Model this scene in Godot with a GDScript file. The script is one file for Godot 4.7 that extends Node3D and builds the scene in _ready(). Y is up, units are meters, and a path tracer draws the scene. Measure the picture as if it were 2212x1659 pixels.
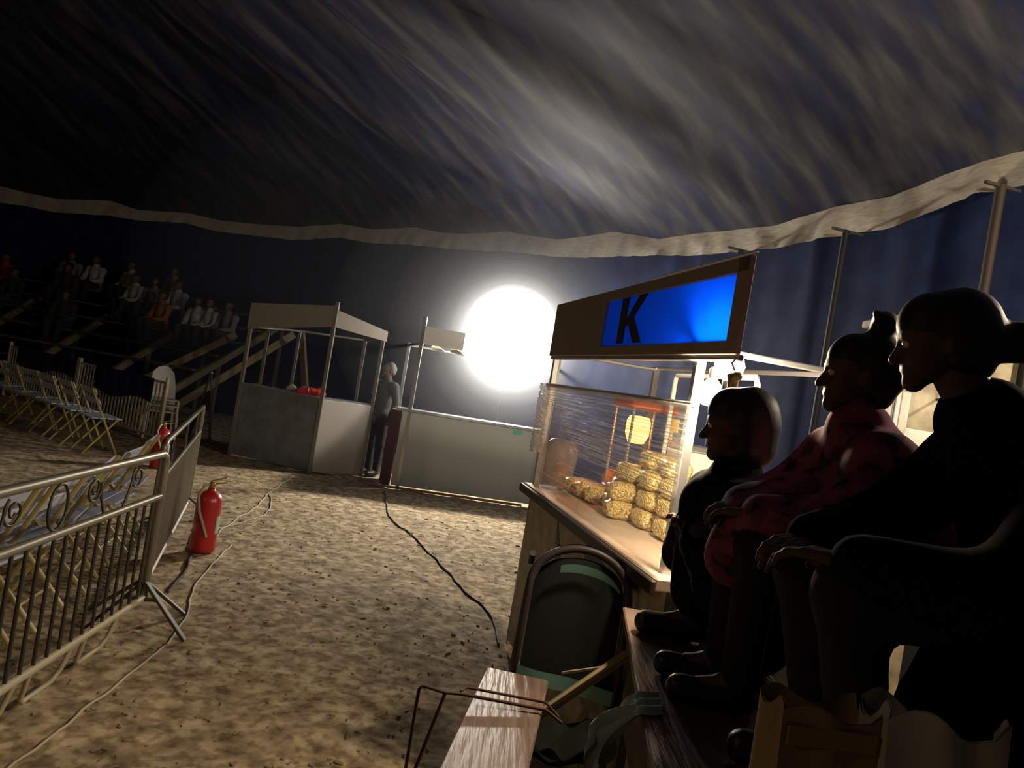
extends Node3D
# Night inside a round circus tent: food stalls, a floodlight behind the far counter, folding chairs round the ring, people on the bleacher.

# ---------------------------------------------------------------- mesh builder
class MB:
	var v := PackedVector3Array()
	var n := PackedVector3Array()
	var uv := PackedVector2Array()
	var ix := PackedInt32Array()

	func poly(pts: Array, outward: Vector3) -> void:      # flat convex polygon that faces along outward
		var nn: Vector3 = (pts[1] - pts[0]).cross(pts[2] - pts[0])
		if nn.length() < 1e-12 and pts.size() > 3:
			nn = (pts[2] - pts[0]).cross(pts[3] - pts[0])
		nn = nn.normalized()
		var flip := nn.dot(outward) < 0.0
		if flip:
			nn = -nn
		var b := v.size()
		var a1: Vector3 = nn.cross(Vector3.UP if absf(nn.y) < 0.8 else Vector3.RIGHT).normalized()
		var a2 := nn.cross(a1)
		for p in pts:
			v.append(p); n.append(nn); uv.append(Vector2(a1.dot(p), a2.dot(p)))
		for k in range(1, pts.size() - 1):
			if flip:
				ix.append_array([b, b + k, b + k + 1])
			else:
				ix.append_array([b, b + k + 1, b + k])

	func box(c: Vector3, s: Vector3, bs := Basis(), ch := 0.0) -> void:
		var h := s * 0.5
		if ch <= 0.0:
			for ax in 3:
				for sg in [-1.0, 1.0]:
					var pts := []
					for q in [[-1, -1], [1, -1], [1, 1], [-1, 1]]:
						var p := Vector3.ZERO
						p[ax] = sg * h[ax]
						p[(ax + 1) % 3] = q[0] * h[(ax + 1) % 3]
						p[(ax + 2) % 3] = q[1] * h[(ax + 2) % 3]
						pts.append(c + bs * p)
					var o := Vector3.ZERO
					o[ax] = sg
					poly(pts, bs * o)
			return
		ch = minf(ch, minf(h.x, minf(h.y, h.z)) * 0.9)
		var g := h - Vector3.ONE * ch
		for ax in 3:
			var b1 := (ax + 1) % 3
			var c1 := (ax + 2) % 3
			for sg in [-1.0, 1.0]:
				var pts := []
				for q in [[-1, -1], [1, -1], [1, 1], [-1, 1]]:
					var p := Vector3.ZERO
					p[ax] = sg * h[ax]; p[b1] = q[0] * g[b1]; p[c1] = q[1] * g[c1]
					pts.append(c + bs * p)
				var o := Vector3.ZERO
				o[ax] = sg
				poly(pts, bs * o)
			for s1 in [-1.0, 1.0]:
				for s2 in [-1.0, 1.0]:
					var e := []
					for w in [[0, -1], [0, 1], [1, 1], [1, -1]]:
						var p := Vector3.ZERO
						p[b1] = s1 * (h[b1] if w[0] == 0 else g[b1]); p[c1] = s2 * (g[c1] if w[0] == 0 else h[c1]); p[ax] = w[1] * g[ax]
						e.append(c + bs * p)
					var o := Vector3.ZERO
					o[b1] = s1; o[c1] = s2
					poly(e, bs * o)
		for sx in [-1.0, 1.0]:
			for sy in [-1.0, 1.0]:
				for sz in [-1.0, 1.0]:
					var sv := Vector3(sx, sy, sz)
					poly([c + bs * (sv * Vector3(h.x, g.y, g.z)), c + bs * (sv * Vector3(g.x, h.y, g.z)), c + bs * (sv * Vector3(g.x, g.y, h.z))], bs * sv)

	func beam(a: Vector3, b: Vector3, w: float, d: float, ch := 0.0, side := Vector3.UP) -> void:   # rectangular bar
		var z := (b - a).normalized()
		if absf(z.dot(side)) > 0.97:
			side = Vector3.RIGHT
		var x := side.cross(z).normalized()
		var y := z.cross(x)
		box((a + b) * 0.5, Vector3(w, d, a.distance_to(b)), Basis(x, y, z), ch)

	func tube(pts: Array, r: float, sides := 8, r2 := -1.0, closed := false) -> void:
		if r2 < 0.0:
			r2 = r
		var m := pts.size()
		var x := Vector3.ZERO
		var b := v.size()
		var rings := m + (1 if closed else 0)
		for i in rings:
			var p: Vector3 = pts[i % m]
			var t: Vector3
			if closed:
				t = pts[(i + 1) % m] - pts[(i + m - 1) % m]
			else:
				t = pts[mini(i + 1, m - 1)] - pts[maxi(i - 1, 0)]
			t = t.normalized()
			if x == Vector3.ZERO:
				x = t.cross(Vector3.UP if absf(t.y) < 0.9 else Vector3.RIGHT)
			x = (x - t * x.dot(t)).normalized()
			var y := t.cross(x)
			var rr := lerpf(r, r2, float(i) / maxf(rings - 1, 1))
			for k in sides + 1:
				var a := TAU * k / sides
				var o := x * cos(a) + y * sin(a)
				v.append(p + o * rr); n.append(o); uv.append(Vector2(float(k) / sides, float(i)))
		for i in rings - 1:
			for k in sides:
				var q := b + i * (sides + 1) + k
				ix.append_array([q, q + sides + 1, q + 1, q + 1, q + sides + 1, q + sides + 2])
		if not closed:
			for e in 2:
				var i: int = 0 if e == 0 else m - 1
				var t: Vector3 = (pts[0] - pts[1]) if e == 0 else (pts[m - 1] - pts[m - 2])
				var cap := []
				for k in sides:
					cap.append(v[b + i * (sides + 1) + k])
				poly(cap, t)

	func lathe(prof: Array, sides := 20, xf := Transform3D(), squash := Vector2.ONE) -> void:  # Vector2(radius, y), bottom to top
		var b := v.size()
		for i in prof.size():
			var p: Vector2 = prof[i]
			var t: Vector2 = prof[mini(i + 1, prof.size() - 1)] - prof[maxi(i - 1, 0)]
			for k in sides + 1:
				var a := TAU * k / sides
				var o := Vector3(cos(a), 0, sin(a))
				v.append(xf * Vector3(p.x * o.x * squash.x, p.y, p.x * o.z * squash.y))
				n.append((xf.basis * (o * t.y + Vector3(0, -t.x, 0))).normalized())
				uv.append(Vector2(float(k) / sides, float(i) / prof.size()))
		for i in prof.size() - 1:
			for k in sides:
				var q := b + i * (sides + 1) + k
				ix.append_array([q, q + 1, q + sides + 1, q + 1, q + sides + 2, q + sides + 1])

	func prism(outline: PackedVector2Array, depth: float, xf: Transform3D) -> void:   # outline in x,y; extruded along +z
		var tri := Geometry2D.triangulate_polygon(outline)
		for side in 2:
			var z: float = depth if side == 1 else 0.0
			for k in range(0, tri.size(), 3):
				var pts := []
				for j in 3:
					var q := outline[tri[k + j]]
					pts.append(xf * Vector3(q.x, q.y, z))
				poly(pts, xf.basis.z * (1.0 if side == 1 else -1.0))
		var area := 0.0
		for i in outline.size():
			var p := outline[i]
			var q := outline[(i + 1) % outline.size()]
			area += p.x * q.y - q.x * p.y
		for i in outline.size():
			var p := outline[i]
			var q := outline[(i + 1) % outline.size()]
			var o := Vector2(q.y - p.y, p.x - q.x) * (1.0 if area > 0 else -1.0)
			poly([xf * Vector3(p.x, p.y, 0), xf * Vector3(q.x, q.y, 0), xf * Vector3(q.x, q.y, depth), xf * Vector3(p.x, p.y, depth)], xf.basis * Vector3(o.x, o.y, 0))

	func sheet(nu: int, nv: int, f: Callable, uvs := Vector2.ONE, flip := false) -> void:   # smooth grid f(u, v) -> point
		var b := v.size()
		var pts := PackedVector3Array()
		for j in nv + 1:
			for i in nu + 1:
				pts.append(f.call(float(i) / nu, float(j) / nv))
		for j in nv + 1:
			for i in nu + 1:
				var du: Vector3 = pts[j * (nu + 1) + mini(i + 1, nu)] - pts[j * (nu + 1) + maxi(i - 1, 0)]
				var dv: Vector3 = pts[mini(j + 1, nv) * (nu + 1) + i] - pts[maxi(j - 1, 0) * (nu + 1) + i]
				var nn := du.cross(dv).normalized()
				v.append(pts[j * (nu + 1) + i]); n.append(-nn if flip else nn); uv.append(Vector2(float(i) / nu, float(j) / nv) * uvs)
		for j in nv:
			for i in nu:
				var q := b + j * (nu + 1) + i
				if flip:
					ix.append_array([q, q + 1, q + nu + 1, q + 1, q + nu + 2, q + nu + 1])
				else:
					ix.append_array([q, q + nu + 1, q + 1, q + 1, q + nu + 1, q + nu + 2])

	func slab(nu: int, nv: int, f: Callable, thick: Vector3, uvs := Vector2.ONE) -> void:   # two sheets, one moved by thick
		sheet(nu, nv, f, uvs)
		sheet(nu, nv, func(a, b): return f.call(a, b) + thick, uvs, true)

	func join(o: MB, xf: Transform3D, mirror := false) -> void:
		var b := v.size()
		for i in o.v.size():
			v.append(xf * o.v[i]); n.append((xf.basis * o.n[i]).normalized()); uv.append(o.uv[i])
		for i in range(0, o.ix.size(), 3):
			if mirror:
				ix.append_array([b + o.ix[i], b + o.ix[i + 2], b + o.ix[i + 1]])
			else:
				ix.append_array([b + o.ix[i], b + o.ix[i + 1], b + o.ix[i + 2]])

	func mesh() -> ArrayMesh:
		var a := []
		a.resize(Mesh.ARRAY_MAX)
		a[Mesh.ARRAY_VERTEX] = v; a[Mesh.ARRAY_NORMAL] = n; a[Mesh.ARRAY_TEX_UV] = uv; a[Mesh.ARRAY_INDEX] = ix
		var m := ArrayMesh.new()
		m.add_surface_from_arrays(Mesh.PRIMITIVE_TRIANGLES, a)
		return m

	# tapered capsules [a, b, ra, rb] joined by a smooth minimum and meshed as surface nets
	func blob(bones: Array, cell: float, k: float) -> void:
		var lo := Vector3.ONE * 1e9
		var hi := -lo
		for q in bones:
			var rm: float = maxf(q[2], q[3]) + 3.0 * cell
			for e in 2:
				lo = lo.min(q[e] - Vector3.ONE * rm); hi = hi.max(q[e] + Vector3.ONE * rm)
		var nx := int((hi.x - lo.x) / cell) + 2
		var ny := int((hi.y - lo.y) / cell) + 2
		var nz := int((hi.z - lo.z) / cell) + 2
		var f := PackedFloat32Array()
		f.resize(nx * ny * nz); f.fill(9.0)
		for q in bones:
			var a: Vector3 = q[0]
			var ba: Vector3 = q[1] - a
			var ra: float = q[2]
			var dr: float = q[3] - ra
			var l2 := maxf(ba.length_squared(), 1e-9)
			var m := maxf(ra, ra + dr) + k + 2.0 * cell
			var p0: Vector3 = (a.min(q[1]) - Vector3.ONE * m - lo) / cell
			var p1: Vector3 = (a.max(q[1]) + Vector3.ONE * m - lo) / cell
			for z in range(maxi(0, int(p0.z)), mini(nz, int(p1.z) + 2)):
				for y in range(maxi(0, int(p0.y)), mini(ny, int(p1.y) + 2)):
					var at := (z * ny + y) * nx
					for x in range(maxi(0, int(p0.x)), mini(nx, int(p1.x) + 2)):
						var pa := lo + Vector3(x, y, z) * cell - a
						var t := clampf(pa.dot(ba) / l2, 0.0, 1.0)
						var d := (pa - ba * t).length() - ra - dr * t
						var c := f[at + x]
						var h := maxf(k - absf(c - d), 0.0)
						f[at + x] = minf(c, d) - h * h * 0.25 / k
		var id := {}
		var base := v.size()
		var far := cell * 2.0
		var s1 := nx
		var s2 := nx * ny
		var corner := [0, 1, s1, s1 + 1, s2, s2 + 1, s2 + s1, s2 + s1 + 1]
		for z in nz - 1:
			for y in ny - 1:
				for x in nx - 1:
					var at := (z * ny + y) * nx + x
					if absf(f[at]) > far:
						continue
					var mask := 0
					for c in 8:
						if f[at + corner[c]] < 0.0:
							mask |= 1 << c
					if mask == 0 or mask == 255:
						continue
					var sum := Vector3.ZERO
					var cnt := 0
					for e in [[0, 1], [2, 3], [4, 5], [6, 7], [0, 2], [1, 3], [4, 6], [5, 7], [0, 4], [1, 5], [2, 6], [3, 7]]:
						var fa := f[at + corner[e[0]]]
						var fb := f[at + corner[e[1]]]
						if (fa < 0.0) != (fb < 0.0):
							var t := fa / (fa - fb)
							var pa := Vector3(e[0] & 1, (e[0] >> 1) & 1, e[0] >> 2)
							var pb := Vector3(e[1] & 1, (e[1] >> 1) & 1, e[1] >> 2)
							sum += pa.lerp(pb, t)
							cnt += 1
					id[at] = v.size()
					v.append(lo + (Vector3(x, y, z) + sum / cnt) * cell); n.append(Vector3.ZERO); uv.append(Vector2.ZERO)
		for at in id.keys():
			var a0: float = f[at]
			for ax in 3:
				var st: int = [1, s1, s2][ax]
				var d1: int = [s1, s2, 1][ax]
				var d2: int = [s2, 1, s1][ax]
				var a1: float = f[at + st]
				if (a0 < 0.0) == (a1 < 0.0) or not (id.has(at - d1) and id.has(at - d2) and id.has(at - d1 - d2)):
					continue
				var q := [id[at], id[at - d1], id[at - d1 - d2], id[at - d2]]
				if a0 < 0.0:
					ix.append_array([q[0], q[2], q[1], q[0], q[3], q[2]])
				else:
					ix.append_array([q[0], q[1], q[2], q[0], q[2], q[3]])
				var nn := (v[q[1]] - v[q[0]]).cross(v[q[2]] - v[q[0]])
				if a0 > 0.0:
					nn = -nn
				for w in q:
					n[w] += nn
		for i in range(base, n.size()):
			n[i] = n[i].normalized() if n[i].length() > 0.0 else Vector3.UP

# ---------------------------------------------------------------- names, materials
var names := {}
var M := {}
var rng := RandomNumberGenerator.new()
var bump := FastNoiseLite.new()

func numbered(parent: Node, called: String) -> String:
	var key := "%d/%s" % [parent.get_instance_id(), called]
	var k: int = names.get(key, 0)
	names[key] = k + 1
	return called if k == 0 else "%s_%03d" % [called, k]

func thing(called: String, label: String, category: String, at := Vector3.ZERO, turn := 0.0, group := "") -> Node3D:
	var o := Node3D.new()
	o.name = numbered(self, called)
	add_child(o)
	o.position = at; o.rotation.y = turn
	tag(o, label, category, group)
	return o

func tag(o: Node, label: String, category: String, group := "", kind := "") -> void:
	o.set_meta("label", label)
	if category:
		o.set_meta("category", category)
	if group:
		o.set_meta("group", group)
	if kind:
		o.set_meta("kind", kind)

func part(called: String, shape, m: Material, parent: Node) -> MeshInstance3D:
	var o := MeshInstance3D.new()
	o.name = numbered(parent, called)
	o.mesh = shape.mesh() if shape is MB else shape
	o.material_override = m
	parent.add_child(o)
	return o

func struct(called: String, shape, m: Material, label: String, parent: Node = self) -> MeshInstance3D:
	var o := part(called, shape, m, parent)
	o.set_meta("kind", "structure")
	if parent == self:
		o.set_meta("label", label)
	return o

func dup(src: Node3D, called: String, label: String, at: Vector3, turn: float) -> Node3D:
	var o: Node3D = src.duplicate()
	o.name = numbered(self, called)
	add_child(o)
	o.position = at; o.rotation.y = turn
	o.set_meta("label", label)
	return o

func mat(key: String, c: Color, rough := 0.8, metal := 0.0) -> StandardMaterial3D:
	var m := StandardMaterial3D.new()
	m.resource_name = key
	m.albedo_color = c; m.roughness = rough; m.metallic = metal
	M[key] = m
	return m

func hexmat(key: String, hex: String, rough := 0.8, metal := 0.0) -> StandardMaterial3D:
	return mat(key, Color.html(hex), rough, metal)

func noise_tex(seed_: int, freq: float, stops: Array, size := 512, oct := 4, normal := 0.0) -> NoiseTexture2D:
	var f := FastNoiseLite.new()
	f.seed = seed_; f.frequency = freq; f.fractal_octaves = oct; f.noise_type = FastNoiseLite.TYPE_SIMPLEX_SMOOTH
	var t := NoiseTexture2D.new()
	t.width = size; t.height = size; t.seamless = true; t.noise = f
	if normal > 0.0:
		t.as_normal_map = true; t.bump_strength = normal
	elif stops:
		var g := Gradient.new()
		g.offsets = PackedFloat32Array(stops.map(func(s): return s[0]))
		g.colors = PackedColorArray(stops.map(func(s): return Color.html(s[1])))
		t.color_ramp = g
	return t

func triplanar(m: StandardMaterial3D, t: Texture2D, scale: Vector3, world := true) -> StandardMaterial3D:
	m.albedo_texture = t; m.uv1_triplanar = true; m.uv1_world_triplanar = world; m.uv1_scale = scale
	return m

# ---------------------------------------------------------------- the place
const TENT := Vector3(-11.29, 0, -1.05)
const RADIUS := 16.4
const LAMP := Vector3(-0.15, 2.575, -12.25)

func ring(deg: float, r: float, y := 0.0) -> Vector3:
	return TENT + Vector3(cos(deg_to_rad(deg)) * r, y, -sin(deg_to_rad(deg)) * r)

# eave of the canvas, [degrees round the ring, top of the valance, its lower hem]
const EAVE := [[15.0, 4.42, 4.08], [19.8, 4.49, 4.14], [21.0, 4.47, 4.15], [22.2, 4.43, 4.07], [23.2, 4.375, 4.0], [24.3, 4.31, 3.94], [25.5, 4.305, 3.955], [27.0, 4.30, 3.945], [28.5, 4.24, 3.9],
	[29.9, 4.18, 3.875], [32.0, 4.185, 3.874], [34.8, 4.19, 3.874], [37.0, 4.156, 3.907], [38.3, 4.226, 3.913], [40.3, 4.32, 3.914], [42.7, 4.266, 3.912], [44.5, 4.233, 3.94], [46.8, 4.31, 3.99],
	[49.0, 4.4, 4.037], [52.4, 4.347, 4.039], [54.5, 4.366, 4.069], [57.1, 4.461, 4.1], [60.9, 4.375, 4.088], [63.8, 4.462, 4.158], [67.8, 4.317, 4.015], [71.7, 4.286, 4.019], [75.2, 4.274, 4.013],
	[78.2, 4.349, 4.107], [82.7, 4.261, 4.017], [85.2, 4.378, 4.026], [89.5, 4.222, 3.902], [92.2, 4.245, 3.936], [94.4, 4.293, 3.899], [99.0, 4.3, 3.93]]

func eave(deg: float, which: int) -> float:
	deg = fposmod(deg, 360.0)
	if deg <= EAVE[0][0] or deg >= EAVE[-1][0]:
		return (4.3 if which == 1 else 3.95) + 0.05 * sin(deg * 0.9)
	for i in EAVE.size() - 1:
		if deg <= EAVE[i + 1][0]:
			var t: float = (deg - EAVE[i][0]) / (EAVE[i + 1][0] - EAVE[i][0])
			return lerpf(EAVE[i][which], EAVE[i + 1][which], t)
	return 4.2

func soil(x: float, z: float) -> float:
	var e: float = clampf(minf(minf(x + 5.9, 3.9 - x), minf(-z - 0.1, 13.9 + z)) / 0.8, 0.0, 1.0)
	return (bump.get_noise_2d(x * 1.6, z * 1.6) * 0.012 + bump.get_noise_2d(x * 9.0 + 50.0, z * 9.0) * 0.0035 + maxf(0.0, bump.get_noise_2d(x * 26.0, z * 26.0 + 90.0)) * 0.006) * e - 0.006 * e

func _ready() -> void:
	rng.seed = 7
	bump.seed = 3; bump.frequency = 1.0; bump.fractal_octaves = 2
	# camera
	var cam := Camera3D.new()
	cam.name = "camera"
	add_child(cam)
	cam.position = Vector3(0, 1.72, 0)
	cam.rotation = Vector3(0, 0, deg_to_rad(9.5))
	cam.fov = 54.5; cam.near = 0.05; cam.far = 100.0
	cam.current = true
	# environment: a black night outside, one exposure
	var env := Environment.new()
	env.background_mode = Environment.BG_COLOR
	env.background_color = Color(0.012, 0.014, 0.022)
	env.tonemap_mode = Environment.TONE_MAPPER_LINEAR
	env.tonemap_exposure = 1.0
	env.sdfgi_enabled = true; env.ssao_enabled = true; env.ssil_enabled = true
	env.volumetric_fog_enabled = true; env.volumetric_fog_density = 0.0
	var we := WorldEnvironment.new()
	we.name = "world_environment"
	we.environment = env
	add_child(we)
	# lights
	floodlight(92.0)
	ring_lamp(2.4)
	wall_lamp(10.0)
	materials()
	tent()
	ground()
	haze()
	booths()
	popcorn_stall()
	cabin()
	bleacher()
	barriers()
	ring_side()
	stands()
	small_things()
	stroller()
	people()

func lamp_light(l: Light3D, called: String, at: Vector3, energy: float, c: Color, size: float, parent: Node) -> void:
	l.name = called
	l.light_energy = energy; l.light_color = c; l.light_size = size; l.shadow_enabled = true
	if l is OmniLight3D:
		l.omni_range = 40.0; l.omni_attenuation = 2.0
	if l is SpotLight3D:
		l.spot_range = 40.0; l.spot_attenuation = 2.0
	parent.add_child(l)
	l.position = at

func floodlight(energy: float) -> void:
	var t := thing("floodlight", "blazing white floodlight widened to its glare disc, on a pole behind the long counter", "floodlight", Vector3(LAMP.x, 0, LAMP.z))
	var aim := (Vector3(0.35, 0.2, -2.6) - LAMP).normalized()
	var head := Transform3D(Basis.looking_at(aim, Vector3.UP) * Basis(Vector3.RIGHT, -PI / 2), Vector3(0, LAMP.y, 0))   # local +y looks along aim
	var shell := MB.new()
	shell.lathe([Vector2(0.0, -0.24), Vector2(0.12, -0.235), Vector2(0.2, -0.2), Vector2(0.5, -0.09), Vector2(0.76, 0.0), Vector2(0.78, 0.015), Vector2(0.77, 0.02), Vector2(0.74, 0.0), Vector2(0.46, -0.09)], 40, head)
	part("housing", shell, hexmat("lamp_housing", "33363a", 0.5, 0.6), t)
	var glass := MB.new()  # face and housing widened to draw the lamp's glare as a disc
	glass.lathe([Vector2(0.0, -0.035), Vector2(0.72, -0.035), Vector2(0.735, -0.005), Vector2(0.64, 0.07), Vector2(0.35, 0.13), Vector2(0.0, 0.15)], 40, head)
	var em := hexmat("lamp_glow", "ffffff", 0.4)
	em.emission_enabled = true; em.emission = Color(1.0, 0.98, 0.95); em.emission_energy_multiplier = 4.0
	part("glare_disc", glass, em, t)
	var pole := MB.new()
	pole.tube([Vector3(0, 0, -0.3), Vector3(0, 2.2, -0.3), Vector3(0, 2.62, -0.3)], 0.025, 10)
	pole.beam(Vector3(0, 2.62, -0.29), head * Vector3(0, -0.16, 0), 0.03, 0.03)
	pole.lathe([Vector2(0.0, 0.0), Vector2(0.2, 0.0), Vector2(0.2, 0.02), Vector2(0.03, 0.03)], 16, Transform3D(Basis(), Vector3(0, 0, -0.3)))
	part("pole", pole, M.lamp_housing, t)
	var l := SpotLight3D.new()
	l.spot_angle = 84.0; l.spot_angle_attenuation = 0.82
	lamp_light(l, "flood_beam", head * Vector3(0, 0.19, 0), energy, Color(1.0, 0.955, 0.88), 0.17, t)
	l.basis = Basis.looking_at(aim, Vector3.UP)

func ring_lamp(energy: float) -> void:   # the ring's own lamp, hung from the roof beyond the picture's edge
	var at := Vector3(-7.5, 0, 1.6)
	var t := thing("hanging_lamp", "round lamp hanging from the tent roof over the ring, outside the picture", "lamp", at)
	var s := MB.new()
	s.lathe([Vector2(0.2, 4.12), Vector2(0.21, 4.12), Vector2(0.17, 4.24), Vector2(0.1, 4.32), Vector2(0.04, 4.36), Vector2(0.0, 4.37)], 20)
	s.tube([Vector3(0, 4.36, 0), Vector3(0, 6.0, 0)], 0.008, 6)
	part("shade", s, M.lamp_housing, t)
	var g := MB.new()
	g.lathe([Vector2(0.0, 4.08), Vector2(0.05, 4.1), Vector2(0.075, 4.15), Vector2(0.06, 4.21), Vector2(0.0, 4.24)], 16)
	var em := hexmat("ring_lamp_glow", "ffffff", 0.4)
	em.emission_enabled = true; em.emission = Color(1.0, 0.9, 0.76); em.emission_energy_multiplier = 6.0
	part("bulb", g, em, t)
	lamp_light(OmniLight3D.new(), "ring_light", Vector3(0, 4.16, 0), energy, Color(1.0, 0.87, 0.7), 0.07, t)

func wall_lamp(energy: float) -> void:   # a lamp on the side wall, just past the picture's edge
	var t := thing("wall_lamp", "white lamp on a pole by the side wall, outside the picture beyond the woman", "lamp", Vector3(4.5, 0, -3.7))
	var s := MB.new()
	s.tube([Vector3(0, 0, 0), Vector3(0, 3.4, 0)], 0.03, 10)
	s.lathe([Vector2(0.0, 0.0), Vector2(0.15, 0.0), Vector2(0.15, 0.02), Vector2(0.03, 0.04)], 14)
	part("pole", s, M.lamp_housing, t)
	var g := MB.new()
	g.lathe([Vector2(0.0, 3.4), Vector2(0.04, 3.42), Vector2(0.085, 3.49), Vector2(0.07, 3.57), Vector2(0.0, 3.6)], 16)
	var em := hexmat("wall_lamp_glow", "ffffff", 0.4)
	em.emission_enabled = true; em.emission = Color(1.0, 0.93, 0.82); em.emission_energy_multiplier = 6.0
	part("bulb", g, em, t)
	lamp_light(OmniLight3D.new(), "wall_light", Vector3(0, 3.5, 0), energy, Color(1.0, 0.91, 0.78), 0.08, t)

func materials() -> void:
	var dirt := mat("dirt", Color(1, 1, 1), 1.0)
	triplanar(dirt, noise_tex(11, 0.012, [[0.0, "7c6c55"], [0.35, "a08d70"], [0.55, "b8a587"], [0.75, "cbb999"], [1.0, "dccbae"]], 1024, 6), Vector3.ONE * 0.42)
	dirt.heightmap_enabled = true; dirt.heightmap_texture = noise_tex(12, 0.03, [], 512, 5); dirt.heightmap_scale = 0.5
	dirt.detail_enabled = true; dirt.detail_blend_mode = BaseMaterial3D.BLEND_MODE_MUL; dirt.detail_uv_layer = BaseMaterial3D.DETAIL_UV_1
	dirt.detail_albedo = noise_tex(13, 0.05, [[0.0, "8f897f"], [0.36, "d5d1c8"], [0.55, "ffffff"], [1.0, "ffffff"]], 512, 3)
	var roof := mat("roof_canvas", Color(1, 1, 1), 0.75)
	roof.albedo_texture = noise_tex(21, 0.009, [[0.0, "202542"], [0.35, "282c45"], [0.5, "363843"], [0.65, "43434a"], [0.82, "4f4f53"], [1.0, "5f5d5a"]], 1024, 8)
	roof.detail_enabled = true; roof.detail_blend_mode = BaseMaterial3D.BLEND_MODE_MUL; roof.detail_uv_layer = BaseMaterial3D.DETAIL_UV_1
	roof.detail_albedo = noise_tex(24, 0.02, [[0.0, "9a9cb0"], [0.45, "d8d8dc"], [0.7, "ffffff"], [1.0, "fffaf0"]], 512, 6)
	roof.uv1_scale = Vector3(1, 1, 1)
	roof.metallic_specular = 0.3
	var wall := mat("wall_canvas", Color(1, 1, 1), 0.7)
	wall.albedo_texture = noise_tex(22, 0.01, [[0.0, "151e3e"], [0.5, "1a264a"], [1.0, "243156"]], 512, 4)
	wall.metallic_specular = 0.25
	var val := mat("valance_canvas", Color(1, 1, 1), 0.75)
	val.albedo_texture = noise_tex(23, 0.015, [[0.0, "a89f90"], [0.5, "bbb3a5"], [1.0, "c9c2b5"]], 512, 4)
	val.backlight_enabled = true; val.backlight = Color(0.16, 0.15, 0.13)
	hexmat("galvanised", "8d8a80", 0.38, 0.75)
	hexmat("worn_tube", "8b8473", 0.42, 0.55)
	hexmat("dark_tube", "4d4a45", 0.5, 0.6)
	hexmat("aluminium", "c9cacc", 0.32, 0.8)
	var grey := hexmat("booth_panel", "8b9096", 0.45, 0.0)
	triplanar(grey, noise_tex(31, 0.02, [[0.0, "b0b0b0"], [0.5, "d8d8d8"], [1.0, "ffffff"]], 256, 4), Vector3.ONE * 0.7)
	hexmat("booth_fascia", "9a948a", 0.6)
	hexmat("booth_side", "c4c2bc", 0.55)
	hexmat("dark_red", "5b1a1c", 0.5)
	hexmat("steel_counter", "b7bcc2", 0.28, 0.7)
	hexmat("wood_lit", "9c7f5c", 0.75)
	hexmat("white_paint", "d9d6cc", 0.55)
	hexmat("black_plastic", "141416", 0.45)
	hexmat("backdrop_black", "17171a", 0.95)
	M.backdrop_black.metallic_specular = 0.05
	hexmat("red_paint", "b11a1c", 0.3)
	M.red_paint.clearcoat_enabled = true; M.red_paint.clearcoat = 0.6
	hexmat("cable_white", "b9b09a", 0.7)
	hexmat("cable_dark", "4a4438", 0.8)
	hexmat("skin", "5a3d2e", 0.6)
	M.skin.subsurf_scatter_enabled = true; M.skin.subsurf_scatter_strength = 0.15
	hexmat("hair", "120e0c", 0.55)
	M.hair.rim_enabled = true; M.hair.rim = 0.3
	hexmat("eye_white", "d8d4cc", 0.3)

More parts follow.
